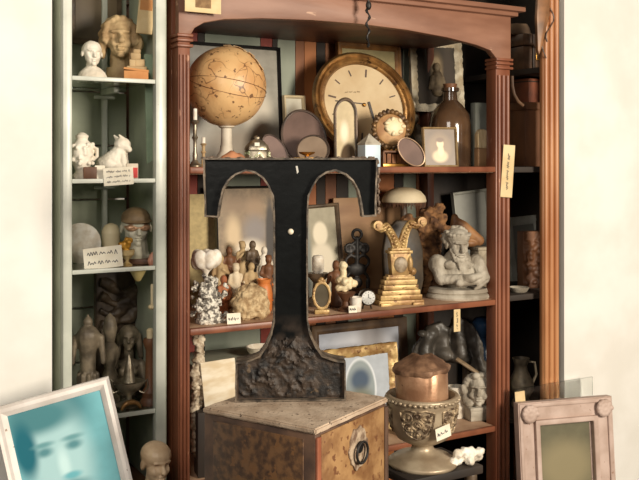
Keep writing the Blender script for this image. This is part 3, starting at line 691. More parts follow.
# obelisk-topped blue and white box
q = thing('peaked_box', 'little pale blue box with a grey pyramid lid at the right shoulder of the letter', 'box', at(369, .03, S1), R(24))
m = mpx(369, .03); w = 17*m; h = zy(145, 369, .03)-S1
MB().box((0, 0, h/2), (w, w, h)).build('body', M('pale_blue', (206, 222, 232), (186, 204, 216), 9, .5), q, bevel=.001)
MB().lathe([(.001, h), (w*.72, h), (w*.74, h+.004), (w*.3, h+.022), (.001, h+.036)], 4, rot=(0, 0, 0)).build('lid', stone_g, q, rot=(0, 0, R(45)), flat=True)
# glazed little case
q = thing('glazed_case', 'small wooden case with glazed compartments and gold sill under the round ornate frame', 'case', at(391, .10, S1), YAW)
w = 28*mpx(391, .1); h = .052
MB().box((0, .022, h/2), (w, .004, h)).box((0, 0, h-.003), (w, .046, .006)).box((-w/2+.003, 0, h/2), (.006, .046, h)).box((w/2-.003, 0, h/2), (.006, .046, h)).build('body', wood_br, q, bevel=.001)
for i in range(4): MB().box(((i-1.5)*w*.22, .006, h*.52), (w*.16, .02, h*.6)).build('compartment', M('amber_dark', (150, 96, 56), (92, 58, 36), 30, .4), q)
MB().box((0, -.024, .005), (w*1.08, .010, .010)).build('sill', brass, q, bevel=.001)
# round ornate frame with shell cameo on top of the case
q = thing('shell_medallion', 'round ornate dark frame holding a cream shell carving, resting on the glazed case', 'medallion', at(392, .12, S1+.054), R(16))
m = mpx(392, .12); r = 21*m
mb = MB()
for i in range(26):
    a = 2*math.pi*i/26; mb.ell((r*.86*math.cos(a), 0, r + r*.86*math.sin(a)), (r*.15, .008, r*.13), (0, -a, 0), 10, 7)
mb.build('frame', M('bronze_ornament', (132, 100, 62), (72, 54, 38), 60, .45, .4, .4, 120), q, rot=(R(-8), 0, 0), rough=(.0025, 90))
MB().ell((0, 0, r), (r*.78, .012, r*.76), None, 30, 18).build('backing', M('tan_backing', (196, 156, 106), (156, 112, 70), 22, .6), q, rot=(R(-8), 0, 0))
mb = MB().ell((r*.12, -.010, r*1.12), (r*.5, .012, r*.46), None, 24, 16)
for i in range(7): mb.ell((r*.12+r*.42*math.cos(i*.9), -.018, r*1.12+r*.34*math.sin(i*.9)), (r*.14, .006, r*.1), (0, i, 0), 8, 6)
mb.build('shell_carving', cream, q, rot=(R(-8), 0, 0))
oval_tray('hand_mirror', 'mauve oval hand mirror tilted against the portrait photograph', 411, 132, 166, 22, .05, -40, (mauve, M('pale_rim', (190, 160, 130), (140, 112, 88), 20, .4, .4)), 10, None)['category'] = 'mirror'
fr('photo_frame', 'cream framed brown portrait photograph of a person in white', 423, 459, 127, .055, S1, .006, M('cream_frame', (190, 168, 128), (158, 132, 94), 24, .5),
   PIC('sepia_portrait', (112, 88, 62), [(0, .0, .040, .045, (128, 104, 74), .3), (.0, -.030, .026, .020, (206, 184, 144), .3), (.003, -.012, .010, .018, (230, 206, 164), .4), (.001, .012, .012, .015, (232, 206, 164), .25), (.001, .024, .014, .008, (106, 78, 52), .35)], .4), lean=7, rz=R(14))
# brown bottle
q = thing('glass_bottle', 'big dusty brown glass bottle behind the portrait photograph', 'bottle', at(450, .19, S1), 0)
m = mpx(450, .19); r = 21*m; H = zy(84, 450, .19)-S1
MB().lathe([(.001, 0), (r*.96, 0), (r, .008), (r, H*.50), (r*.9, H*.64), (r*.6, H*.74), (r*.36, H*.80), (r*.32, H*.9), (r*.42, H*.91), (r*.42, H*.95), (.001, H*.95)], 40).build('body', M('dusty_glass', (92, 68, 48), (60, 44, 32), 9, .14, 0, 0, coat=.6), q)
MB().lathe([(.001, H*.95), (r*.30, H*.95), (r*.34, H), (.001, H)], 20).build('stopper', wood_br, q)
# white frame with dark relief on a plaster swag
q0 = thing('plaster_swag', 'grey plaster swag ornament propping up the white relief frame', 'ornament', at(430, .34, S1), YAW)
mb = MB(); m = mpx(430, .34); rr = random.Random(9); H = zy(108, 430, .34)-S1
for i in range(40):
    a = i/39; x = (-.5+a)*62*m; z = H*(1.35 - 1.05*math.sin(math.pi*min(1, a*.95+.05)))
    mb.ell((x, rr.uniform(-.02, .01), max(.03, z)), (.020, .018, .017), (0, rr.uniform(-1, 1), 0), 10, 7)
mb.cap((-.05, .0, .02), (-.02, 0, H*.5), .03, .024).cap((.06, .0, .02), (.03, 0, H*.5), .03, .024); mb.box((0, 0, .012), (.20, .06, .024))
link('swag', sculpt(mb, .005, 1, rough=(.006, 50, 3)), M('grey_plaster', (172, 160, 138), (120, 108, 90), 20, .8, 0, .4, 90), q0)
p = at(438, .40, zy(112, 438, .40)); m = mpx(438, .40)
q = frame('framed_relief', 'white chipped frame with a dark carved figure relief at the upper right', 'picture', p, R(20), 58*m, 74*m, .030, M('crusty_white', (214, 204, 180), (168, 152, 124), 22, .85, 0, .5, 90), PIC('dark_relief', (70, 60, 46), [(0, .01, .030, .07, (132, 114, 86), .5), (.0, .05, .016, .02, (160, 140, 108), .5), (-.05, 0, .03, .1, (48, 40, 32), .4), (.05, 0, .02, .1, (60, 50, 40), .4)], .75, .5), lean=5, carve=.004)
mb = MB(); mb.cap((0, -.006, -.06), (0, -.006, .0), .022, .018); mb.ell((0, -.008, .03), (.014, .010, .018)); mb.cap((-.02, -.006, -.01), (-.03, -.006, -.05), .009, .008); mb.cap((.02, -.006, -.01), (.03, -.006, -.05), .009, .008)
link('carved_figure', sculpt(mb, .003, 1), M('relief_brown', (132, 116, 90), (90, 76, 58), 30, .7), q, Euler((R(-5), 0, 0)).to_matrix() @ Vector((0, 0, 37*m)), (R(-5), 0, 0))
# stand behind carrying the frame
tag(MB().box((0, 0, (p.z-S1)/2), (.13, .022, p.z-S1-.002)).build('backing_board', wood_dk, None, at(446, .425, S1), (0, 0, YAW)), 'dark upright board under the white relief frame', 'board')
tag(MB().box((0, 0, .5*(zy(103, 480, .40)-S1)), (.07, .03, zy(103, 480, .40)-S1)).build('grey_book', M('grey_cloth', (150, 152, 142), (122, 124, 114), 9, .8), None, at(480, .40, S1), (0, 0, YAW), bevel=.002), 'tall grey cloth bound book standing at the right end of the upper shelf', 'book')
q = thing('clothes_brush', 'small brush with tan wooden handle and pale rounded bristles near the right post', 'brush', at(482, .10, S1), R(24))
m = mpx(482, .1); w = 14*m
MB().box((0, 0, .032), (w, .028, .064)).build('handle', wood_tan, q, bevel=.004)
MB().prism([(-w*.5, .064), (w*.5, .064), (w*.5, .10), (w*.4, .118), (w*.1, .130), (-w*.3, .128), (-w*.5, .112)], -.012, .012).build('bristles', M('pale_bristles', (224, 204, 166), (190, 164, 122), 60, .9, stretch=(4, 1, .3)), q, bevel=.004)
# ---------------------------------------------------------------- middle shelf
printm = PIC('yellow_page', (214, 192, 138), [(-.03, .06, .03, .02, (150, 128, 84), .7), (.03, -.02, .04, .015, (164, 140, 92), .7), (.0, -.09, .05, .05, (150, 124, 82), .8)], .8, .35, 60)
tag(MB().box((0, 0, .19), (sat(219, .41)-sat(184, .41), .004, .355)).build('printed_sheet', printm, None, W((sat(184, .41)+sat(219, .41))/2, .41, S2-.012), (R(-3), 0, YAW)), 'yellowed printed sheet standing at the left end of the middle shelf', 'print')
fr('framed_map', 'large mottled old map in a thin dark frame behind the left opening of the letter', 218, 280, 186, .36, S2, .008, black,
   PIC('old_map', (184, 158, 122), [(-.04, .13, .05, .03, (134, 110, 82), .7), (.03, .12, .03, .04, (150, 124, 94), .6), (-.02, .07, .06, .02, (140, 118, 90), .8), (.03, .04, .045, .05, (132, 124, 120), .6), (-.05, .03, .025, .06, (206, 182, 144), .6), (.01, -.03, .05, .04, (230, 218, 196), .5), (.085, .0, .018, .15, (50, 42, 36), .3)], .5, .75, 38), lean=4)
# white tulip vase
q = thing('porcelain_flower', 'white porcelain flower on a slender stem by the left post', 'ornament', at(206, .17, S2), 0)
m = mpx(206, .17); H = zy(248, 206, .17)-S2
MB().lathe([(.001, 0), (.026, 0), (.024, .008), (.008, .02), (.006, .08), (.006, H*.62), (.016, H*.7), (.001, H*.74)], 20).build('stem', shell_w, q)
mb = MB()
for i in range(5):
    a = 2*math.pi*i/5 + .3; mb.ell((.024*math.cos(a), .016*math.sin(a), H*.84), (.021, .014, .030), (0, .25*math.cos(a), 0), 14, 10)
mb.ell((-.028, 0, H*.80), (.018, .015, .024)); mb.ell((.030, 0, H*.86), (.018, .016, .026)); mb.ell((0, 0, H*.74), (.02, .016, .02))
link('bloom', sculpt(mb, .003, 1), shell_w, q)
# coral and stones in front
mb = MB(); rr = random.Random(2); m = mpx(209, .075)
for i in range(90):
    x = rr.uniform(-17, 17)*m; hh = (48 - abs(x/m)*.7)*m; z = rr.uniform(.006, hh); s_ = rr.uniform(.004, .0085)
    mb.ell((x, rr.uniform(-.032, .03), z), (s_, s_, s_*rr.uniform(.8, 1.5)), (rr.uniform(-1, 1), rr.uniform(-1, 1), 0), 8, 6)
mb.cap((0, 0, .012), (0, .0, .10), .034, .018); mb.box((0, 0, .006), (.07, .05, .012))
o = link('coral_cluster', sculpt(mb, .0026, 0, rough=(.003, 160, 1)), coral_w, None, at(209, .075, S2), (0, 0, YAW)); tag(o, 'silvery white branching coral cluster at the left end of the middle shelf', 'coral')
mb = MB(); m = mpx(250, .075); mb.ell((0, 0, .045), (20*m, .034, .056)); mb.ell((-.028, -.008, .04), (.03, .03, .038)); mb.ell((.03, -.005, .03), (.030, .03, .033)); mb.box((0, 0, .005), (.09, .05, .01)); mb.ell((.0, -.01, .018), (.055, .036, .02))
o = link('brain_coral', sculpt(mb, .0032, 1, rough=(.009, 48, 6, 4)), coral_t, None, at(250, .085, S2), (0, 0, YAW)); tag(o, 'rounded tan brain coral beside the white coral cluster', 'coral')
card('price_card', 'small white price card in front of the brain coral', at(234, .022, S2), YAW-R(8), .040, .030, paper, 1, 31, group='price cards on the middle shelf', thick=.0006)
# little figurines
def figure(h, seed, bend=0):
    rr = random.Random(seed); mb = MB(); d = []
    mb.lathe([(.001, 0), (.17*h, 0), (.17*h, .04*h), (.14*h, .06*h), (.001, .06*h)], 14)
    s = rr.choice((-1, 1)); lean = rr.uniform(-.05, .05)*h
    mb.cap((-.05*h, 0, .05*h), (-.05*h, 0, .42*h), .055*h, .08*h).cap((.05*h, -.03*h*s, .05*h), (.05*h, 0, .42*h), .055*h, .08*h)
    mb.cap((0, 0, .42*h), (lean, 0, .66*h), .11*h, .13*h); mb.cap((lean, 0, .7*h), (lean, 0, .8*h), .05*h, .05*h)
    mb.ell((lean*1.3, -.01*h, .88*h), (.085*h, .095*h, .115*h)); mb.cap((lean*1.3, -.09*h, .88*h), (lean*1.3, -.115*h, .86*h), .018*h, .022*h)
    for k in (-1, 1):
        el_ = (k*.2*h+lean, -.03*h, .52*h); ha = (k*rr.uniform(.02, .22)*h, -.14*h, rr.uniform(.38, .72)*h)
        mb.cap((k*.13*h+lean, 0, .7*h), el_, .05*h, .042*h).cap(el_, ha, .042*h, .035*h)
    if seed % 2: mb.lathe([(.001, .08*h), (.17*h, .08*h), (.1*h, .42*h), (.001, .45*h)], 14)
    if seed % 3 == 0: mb.ell((lean, .02*h, .96*h), (.09*h, .09*h, .05*h))
    return sculpt(mb, h/42, 1, rough=(.006*h, 40/h*.1, seed))
fg = [(220, .22, 254, plaster_tan, 'tan carved figurine behind the coral, farthest left of the figurines', 1), (231, .28, 246, wood_br, 'dark brown figurine below the map, second from the left', 2), (242, .30, 241, plaster_tan, 'cream figurine tallest in the middle of the figurines', 3),
      (253, .27, 240, wood_dk, 'dark figurine with raised arms beside the tallest cream figurine', 4), (263, .29, 246, plaster_w, 'white figurine just left of the stem of the letter', 5), (236, .19, 263, plaster, 'cream bending figurine in the middle row of figurines', 6),
      (249, .18, 262, plaster_tan, 'tan figurine just above the brain coral', 7), (224, .15, 272, M('terracotta', (188, 120, 78), (150, 88, 56), 20, .7, 0, .2, 90), 'terracotta figurine between the white flower and the brain coral', 8), (268, .20, 255, wood_br, 'brown figurine half hidden by the stem of the letter', 9)]
for px, t, py, mm, lab, sd in fg:
    h = zy(py, px, t)-S2
    hh = min(h, .125)
    z0 = S2
    if h > hh + .01:            # the taller ones stand on a turned riser
        tag(MB().lathe([(.001, 0), (.024, 0), (.024, .006), (.014, .014), (.012, h-hh-.012), (.022, h-hh-.004), (.022, h-hh), (.001, h-hh)], 18).build('riser', wood_br if sd % 2 else plaster_tan, None, at(px, t, S2)), 'small turned riser under the ' + lab.split(',')[0].replace(' behind the coral', '') , 'stand'); z0 = S2+h-hh
    o = link('figurine', figure(hh, sd), mm, None, at(px, t, z0), (0, 0, R(10+sd*9 % 40))); tag(o, lab, 'figurine', 'little figurines left of the letter')
q = thing('clay_pot', 'little orange clay pot beside the stem of the letter', 'pot', at(264, .13, S2), 0)
MB().lathe([(.001, 0), (.018, 0), (.024, .014), (.026, .06), (.022, .085), (.018, .092), (.022, .104), (.019, .106), (.015, .09), (.001, .03)], 24).build('body', M('orange_clay', (206, 124, 62), (176, 98, 46), 12, .5), q)
MB().tube([(.024, 0, .09), (.040, 0, .085), (.043, 0, .06), (.027, 0, .04)], .004, 8).build('handle', M('orange_clay', (206, 124, 62)), q)
# right of the stem
fr('silhouette_frame', 'tilted dark frame holding a pale oval silhouette seen through the right opening of the letter', 306, 345, 204, .30, S2, .013, wood_dk,
   PIC('silhouette', (180, 172, 148), [(.0, .06, .028, .04, (222, 212, 188), .2), (.0, -.03, .045, .06, (214, 204, 182), .25), (-.06, 0, .02, .2, (120, 124, 118), .5)], .3), lean=4, roll=-3)
tag(MB().box((0, 0, .165), (sat(402, .43)-sat(335, .43), .012, .335)).build('wooden_board', wood_tan, None, W((sat(335, .43)+sat(402, .43))/2, .435, S2), (R(-2), 0, YAW), bevel=.002), 'broad tan wooden board standing at the back of the middle shelf', 'board')
q = thing('porcelain_jar', 'small white jar on a dark stand below the silhouette frame', 'jar', at(318, .19, S2), 0)
h0 = zy(273, 318, .19)-S2
MB().lathe([(.001, 0), (.036, 0), (.036, .012), (.02, .03), (.016, h0-.03), (.032, h0-.012), (.034, h0), (.001, h0)], 24).build('stand', wood_dk, q)
MB().lathe([(.001, h0), (.015, h0), (.019, h0+.01), (.019, h0+.05), (.014, h0+.056), (.001, h0+.058)], 24).build('body', shell_w, q)
# gold oval hand mirror
q = thing('oval_mirror', 'small gilt oval standing mirror at the foot of the letter opening', 'mirror', at(322, .04, S2), R(8))
m = mpx(322, .04); rx, rz_ = 9.5*m, 14.5*m; c = rz_+.012
MB().ring(circ(rx, rz_, 40, 0, c, lambda i: 1+.04*math.sin(i*1.9)), circ(rx*.74, rz_*.78, 40, 0, c), -.004, .004).build('frame', gilt, q, bevel=.0015, rot=(R(-6), 0, 0))
MB().prism(circ(rx*.76, rz_*.8, 40, 0, c), -.0005, .003).build('mirror_face', M('dim_mirror', (150, 138, 116), (110, 98, 80), 9, .12, .6), q, rot=(R(-6), 0, 0))
MB().ell((0, 0, c+rz_+.004), (.008, .004, .008)).ell((-.007, 0, c+rz_), (.006, .004, .005)).ell((.007, 0, c+rz_), (.006, .004, .005)).build('crest', gilt, q, rot=(R(-6), 0, 0))
MB().box((0, .004, .007), (.045, .02, .014)).build('foot', gilt, q, bevel=.003)
# brown carved figure and shell basket
o = link('figurine', figure(.15, 13), wood_br, None, at(337, .14, S2), (0, 0, R(20))); tag(o, 'brown carved wooden figurine right of the letter stem, behind the shell basket', 'figurine')
q = thing('shell_basket', 'cream shell basket ornament on a brown foot next to the gilt oval mirror', 'ornament', at(346, .055, S2), R(10))
MB().lathe([(.001, 0), (.026, 0), (.026, .006), (.012, .016), (.010, .03), (.022, .046), (.030, .058), (.001, .06)], 24).build('foot', wood_br, q)
mb = MB(); rr = random.Random(8)
for i in range(16):
    a = rr.uniform(0, 6.28); r = rr.uniform(.006, .028); mb.ell((r*math.cos(a), r*.8*math.sin(a), .066+rr.uniform(0, .034)), (.014, .013, .011), (rr.uniform(-1, 1), rr.uniform(-1, 1), 0), 10, 8)
mb.cap((-.006, 0, .07), (-.010, 0, .135), .013, .010); mb.ell((-.009, 0, .14), .014)
link('shells', sculpt(mb, .0028, 1, rough=(.003, 70)), cream, q)
q = thing('porcelain_cup', 'small white porcelain beaker beside the shell basket', 'cup', at(356, .03, S2), 0)
MB().lathe([(.001, 0), (.015, 0), (.019, .045), (.0175, .045), (.0135, .004), (.001, .004)], 24).build('body', shell_w, q)
card('price_card', 'small white price card before the shell basket and beaker', at(353, .012, S2), YAW-R(8), .027, .022, paper, 1, 33, group='price cards on the middle shelf', thick=.0006)
# alarm clock
q = thing('alarm_clock', 'tiny round white-faced alarm clock left of the gilt bracket', 'clock', at(367, .055, S2), R(12))
m = mpx(367, .055); r = 8.2*m
MB().lathe([(.001, -.016), (r*.9, -.016), (r, -.012), (r, .012), (r*.9, .016), (.001, .016)], 32, rot=(R(90), 0, 0)).build('case', M('dark_steel', (84, 74, 64), (58, 50, 44), 20, .3, .8), q, (0, 0, r+.012))
d = MB().lathe([(.001, 0), (r*.82, 0), (r*.82, .002), (.001, .002)], 32, rot=(R(90), 0, 0)).build('dial', M('white_dial', (238, 238, 232)), q, (0, -.0158, r+.012))
mb = MB()
for i in range(12): a = 2*math.pi*i/12; mb.box((r*.66*math.cos(a), -.0024, r*.66*math.sin(a)), (.0034, .0006, .0012), (0, -a, 0))
mb.build('hour_mark', ink, d)['kind'] = 'stuff'; MB().box((0, -.0026, r*.22), (.0014, .0006, r*.5)).box((r*.16, -.0026, -r*.06), (r*.36, .0006, .0014), (0, R(25), 0)).build('clock_hand', ink, d)
for s_ in (-1, 1): MB().cap((s_*.014, 0, .003), (s_*.010, 0, .018), .003, .003).build('leg', M('dark_steel', (84, 74, 64)), q)
# iron scroll stand
q = thing('iron_trivet', 'black scrolled cast iron stand upright behind the alarm clock', 'ornament', at(357, .25, S2), R(15))
H = zy(229, 357, .25)-S2
mb = MB()
for cx, cz, r in ((0, .055, .042), (-.02, .125, .02), (.022, .125, .02), (0, .165, .026), (-.026, .17, .014), (.026, .17, .014), (0, H-.018, .016)):
    mb.tube([(cx+r*math.cos(a), 0, cz+r*math.sin(a)) for a in [2*math.pi*i/20 for i in range(21)]], .0055, 8)
mb.cap((0, 0, .09), (0, 0, H-.03), .008, .007).cap((-.045, 0, .008), (.045, 0, .008), .008, .008).cap((-.04, 0, .01), (-.036, 0, .06), .007, .006).cap((.04, 0, .01), (.036, 0, .06), .007, .006)
mb.ell((0, 0, .10), (.035, .010, .022)).ell((0, .0, .055), (.02, .008, .02)); mb.box((0, 0, .004), (.10, .05, .008))
link('body', sculpt(mb, .003, 0), iron, q)
# carved dark board behind the bracket
o = MB().prism([(-.045, 0), (.06, 0), (.075, .06), (.075, .16), (.06, .225), (.02, .262), (-.02, .262), (-.06, .225), (-.072, .16), (-.07, .06)], -.012, .012).build('carved_board', M('olive_wood', (74, 60, 40), (46, 37, 26), 16, .5, 0, .2, 40), None, at(403, .19, S2), (R(-4), 0, R(18)), bevel=.006); tag(o, 'dark olive brown rounded board standing behind the gilt bracket', 'board')
# gilt lyre bracket on its stepped plinth
m = mpx(399, .085); q = thing('gilt_bracket', 'carved gilt lyre shaped bracket on a stepped plinth', 'ornament', at(399, .085, S2), R(16))
Z = lambda py: zy(py, 399, .085)-S2
zb = Z(275)
steps = [(52, 0, 6), (48, 6, 12), (44, 12, 18), (40, 18, 24), (38, 24, 30), (33, 30, 34)]
mb = MB(); hp = zb/35
for w, a, b in steps: mb.box((0, 0, (a+b)/2*hp), (w*m*.92, .052*w/52, (b-a)*hp*.96))
mb.box((0, 0, zb*.97), (26*m, .03, .012)); 
pl = mb.build('plinth', gilt, q, bevel=.002, rough=(.001, 70))
for s_ in (-1, 1): MB().box((s_*17*m, -.012, .003), (12*m, .045, .012)).build('foot', gilt, q, bevel=.003)
z1 = Z(253)
mb = MB().prism([(-9*m, zb), (9*m, zb), (10*m, (zb+z1)/2), (11*m, z1), (-11*m, z1), (-10*m, (zb+z1)/2)], -.016, .016); mb.box((0, 0, z1+.004), (25*m, .040, .010)); mb.box((0, 0, z1+.013), (20*m, .036, .008))
mb.build('neck', gilt, q, bevel=.002)
mb = MB().ell((0, -.018, (zb+z1)/2), (7*m, .006, 8*m)); mb.build('cartouche', M('grey_gilt', (176, 160, 134), (120, 100, 76), 30, .5), q)
mb = MB().ell((10*m, -.012, (zb+z1)/2), (3.2*m, .012, 9*m)).ell((13*m, -.012, zb+.012), (4*m, .012, 4*m)); mb.build('leaf_scroll', gilt, q)
for s_ in (-1, 1):
    pts = []; ra = []; z2 = Z(222)
    base = [(2.5, z1+.014), (4, z1+.04), (7, z1+.07), (12, z1+.095), (18, z2-.012), (22.5, z2-.004)] if s_ > 0 else [(-2.5, z1+.014), (-5, z1+.04), (-9, z1+.065), (-14, z1+.088), (-19, z2-.022), (-23, z2-.014)]
    a = MB(); pts = [Vector((x*m, 0, z)) for x, z in base]
    sm = []
    for i in range(len(pts)-1):
        for f in range(5): sm.append(pts[i].lerp(pts[i+1], f/5))
    sm.append(pts[-1]); n = len(sm)
    a.tube(sm, [.017 - .006*i/n for i in range(n)], 12, flat=.8)
    for i in range(1, n-1, 2): a.ell(sm[i] + Vector((0, -.011, 0)), (.008, .006, .006), (0, s_*.6, 0), 8, 6)
    for off in (-.014, .014):
        a.tube([p + Vector((off*(1-.4*i/n), -.006, off*.3*s_)) for i, p in enumerate(sm)], .003, 6)
    e = sm[-1] + Vector((s_*.002, 0, .004)); a.lathe([(.001, -.018), (.016, -.016), (.017, 0), (.016, .016), (.001, .018)], 20, c=e, rot=(R(90), 0, 0)); a.lathe([(.001, -.022), (.008, -.022), (.008, .022), (.001, .022)], 14, c=e, rot=(R(90), 0, 0))
    a.build('scroll_arm', gilt, q)
# lampshade, root and shoe last behind
q = thing('dome_lamp', 'cream dome shade with brown fringe standing behind the gilt bracket', 'lamp', at(404, .33, S2), 0)
m = mpx(404, .33); zs = zy(201, 404, .33)-S2; zt = zy(187, 404, .33)-S2; r = 22.5*m
MB().lathe([(.001, 0), (.05, 0), (.05, .012), (.02, .03), (.012, .06), (.012, zs-.01), (.001, zs-.01)], 24).build('stand', wood_dk, q)
MB().lathe([(.001, zs-.008), (r*.97, zs-.004), (r, zs), (r*.94, zs+(zt-zs)*.35), (r*.75, zs+(zt-zs)*.7), (r*.4, zs+(zt-zs)*.94), (.001, zt)], 40).build('shade', M('cream_shade', (226, 212, 180), (206, 188, 152), 9, .7), q)
mb = MB(); rr = random.Random(6)
for i in range(90):
    a = 2*math.pi*i/90; L_ = rr.uniform(.010, .026); mb.cap((r*.95*math.cos(a), r*.95*math.sin(a), zs-.004), (r*.93*math.cos(a), r*.93*math.sin(a), zs-L_), .0022, .0014, 5)
mb.build('fringe', M('brown_fringe', (104, 70, 48), (74, 50, 36), 30, .9), q)
mb = MB(); rr = random.Random(12); m = mpx(428, .25)
mb.cap((-.01, 0, .03), (0, 0, .17), .055, .048).cap((.0, 0, .17), (.02, 0, .25), .05, .035).cap((-.03, 0, .15), (-.06, -.01, .23), .035, .022).cap((.02, 0, .22), (.05, .0, .285), .03, .018); mb.box((0, 0, .01), (.13, .09, .02))
for i in range(26): mb.ell((rr.uniform(-.065, .06), rr.uniform(-.055, .02), rr.uniform(.02, .26)), (.018, .015, .024), (rr.uniform(-1, 1), rr.uniform(-1, 1), 0), 9, 7)
o = link('driftwood_root', sculpt(mb, .0042, 0, rough=(.012, 38, 4, 5)), root_m, None, at(425, .26, S2), (0, 0, R(20))); o.scale = (1.15, 1, 1.04); tag(o, 'rough brown root rising between the gilt bracket and the bearded bust', 'root')
zb = zy(246, 484, .27); q = tag(MB().box((0, 0, (zb-S2)/2), (.055, .05, zb-S2)).box((0, 0, zb-S2-.006), (.068, .062, .012)).build('plaster_pillar', M('grey_plaster', (172, 160, 138)), None, at(480, .26, S2), (0, 0, YAW), bevel=.003), 'grey square plaster pillar behind the bearded bust', 'pillar')
mb = MB(); mb.cap((-.055, 0, .095), (-.03, 0, .075), .017, .024).cap((-.03, 0, .075), (.035, 0, .024), .024, .020).cap((-.06, 0, .11), (-.064, 0, .06), .013, .016).ell((.0, 0, .045), (.04, .02, .024), (0, .6, 0)).ell((0, 0, .016), (.032, .022, .016))
o = link('shoe_last', sculpt(mb, .003, 2), M('last_wood', (168, 122, 78), (124, 84, 52), 16, .55, 0, .2, 60), None, at(470, .255, zb), (0, 0, R(15))); tag(o, 'tan wooden shoe last lying on the grey plaster pillar', 'shoe last')
fr('pale_folder', 'plain pale grey framed board at the right end of the middle shelf', 462, 497, 190, .40, S2, .012, M('grey_white', (170, 170, 160), (146, 146, 136), 9, .7), PIC('grey_blank', (158, 158, 150), [], .6, .12), lean=4, roll=-5)
# the bearded bust
bt = .105; m = mpx(458, bt); B = thing('bearded_bust', 'grey plaster bust of a bearded man with folded arms on a round base', 'bust', at(458, bt, S2), R(4))
hb = zy(287, 458, bt)-S2
MB().lathe([(.001, 0), (31*m, 0), (32*m, .006), (31*m, hb*.4), (29*m, hb*.5), (30.5*m, hb*.62), (29*m, hb*.95), (.001, hb)], 44, sy=.74).build('base', stone_g, B)
mb = MB(); d = []; Z = lambda py: zy(py, 458, bt)-S2; X = lambda px: (px-458)*m
sh = Z(266)
mb.ell((0, .0, Z(272)), (19*m, .036, 13*m)); mb.ell((0, .012, Z(263)), (21*m, .032, 9*m)); mb.cap((0, .012, Z(275)), (0, .012, Z(263)), .055, .05)
mb.ell((X(437), .0, Z(264)), (9*m, .034, 10*m)); mb.ell((X(476), .0, Z(264)), (8.5*m, .032, 10*m))
mb.ell((X(449), -.028, Z(264)), (7*m, .010, 4.5*m)); mb.ell((X(464), -.028, Z(264)), (7*m, .010, 4.5*m))
mb.cap((X(436), -.005, Z(263)), (X(439), -.03, Z(278)), .024, .020); mb.cap((X(439), -.034, Z(278)), (X(466), -.068, Z(276)), .018, .014); mb.cap((X(466), -.068, Z(276)), (X(476), -.05, Z(274)), .014, .011)
mb.cap((X(477), -.005, Z(263)), (X(482), -.026, Z(277)), .026, .022); mb.cap((X(482), -.03, Z(278)), (X(455), -.066, Z(280)), .018, .015)
hd = 33*m
P, E = headprims(mb, d, (X(456), -.016, Z(244)), hd, yaw=12, pitch=10, slim=.95)
mb.ell(P(0, .06, .22), (.38*hd, .42*hd, .27*hd), rot=E.to_euler())
for i in range(34):
    rr = random.Random(i+50); a_ = rr.uniform(.0, math.pi); e_ = rr.uniform(-.25, 1.3)
    mb.ell(P(.38*math.cos(a_)*math.cos(e_), .06+.42*math.sin(a_)*math.cos(e_), .14+.36*math.sin(e_)), (.075*hd,)*3)
for i in range(9): mb.ell(P(.33*math.cos(math.pi*i/8), -.16*math.sin(math.pi*i/8)-.08, .33), (.07*hd, .09*hd, .06*hd))
for i in range(12):
    rr = random.Random(i); x_ = rr.uniform(-.13, .13); mb.cap(P(x_, -.30, -.36), P(x_*.55, -.36+rr.uniform(-.03, .05), -.72+abs(x_)*1.4), .055*hd, .03*hd)
mb.cap(P(-.24, -.14, -.12), P(-.13, -.27, -.42), .06*hd, .06*hd); mb.cap(P(.24, -.14, -.12), P(.13, -.27, -.42), .06*hd, .06*hd); mb.cap(P(0, -.39, -.17), P(-.14, -.34, -.25), .032*hd, .026*hd); mb.cap(P(0, -.39, -.17), P(.14, -.34, -.25), .032*hd, .026*hd)
for a in range(4): mb.cap((X(476)-.006*a, -.052-.002*a, Z(284)-.004*a), (X(484)-.008*a, -.050, Z(279)-.007*a), .0058, .005)
for i, v in enumerate(mb.v):
    pass
d += [((0, -.055, Z(276)), (.006, .03, .02), (0, .010, 0))]
me = sculpt(mb, .0021, 1, d, rough=(.0012, 90))
for v in me.vertices:
    if v.co.z < hb - .001: v.co.z = hb - .001
link('figure', me, stone_g, B)
# ---------------------------------------------------------------- lower shelf
q = thing('painted_crate', 'pale grey green painted crate lying along the lower shelf behind the stained sheet', 'crate', W((sat(188, .25)+sat(292, .25))/2, .27, S3), YAW)
w = sat(292, .16)-sat(190, .16); zc = zy(372, 235, .14)-S3
gg = M('pale_grey_green', (176, 178, 158), (150, 152, 134), 9, .7, 0, .15, 50)
MB().box((0, 0, zc/2), (w, .25, zc)).build('body', gg, q, bevel=.002)
MB().box((0, 0, zc+.008), (w+.012, .262, .016)).build('lid', gg, q, bevel=.003); MB().box((0, -.127, zc-.05), (w, .008, .03)).build('moulding', gg, q, bevel=.003)
q = thing('china_scrap', 'broken piece of white china on the crate beside the stem of the letter', 'china', at(262, .22, S3+zc+.016), R(20))
MB().lathe([(.001, 0), (.03, 0), (.045, .02), (.05, .034), (.046, .034), (.028, .008), (.001, .006)], 26).build('bowl', shell_w, q); MB().tube([(.045, 0, .03), (.065, 0, .026), (.064, 0, .012), (.036, 0, .008)], .004, 8).build('handle', shell_w, q)
zb_ = zy(409, 222, .03)
tag(MB().box((0, 0, (zb_-S3)/2), (.115, .06, zb_-S3-.002)).build('wooden_box', board_dark, None, at(216, .045, S3), (0, 0, YAW-R(12)), bevel=.003), 'dark wooden box on the lower shelf under the stained cream sheet', 'box')
o = MB().box((0, 0, .165), (.090, .006, .33)).build('stained_sheet', paper_w, None, at(221, .03, S3), (R(-4), R(-5), YAW-R(12)), bevel=.001); tag(o, 'large stained cream mounting sheet standing left of the foot of the letter', 'sheet')
p = at(222, .035, zb_); o.location = p + Vector((0, 0, .006)); hh = zy(363, 221, .03)-zb_; o.scale = (35*mpx(221, .03)/.090, 1, hh/.33)
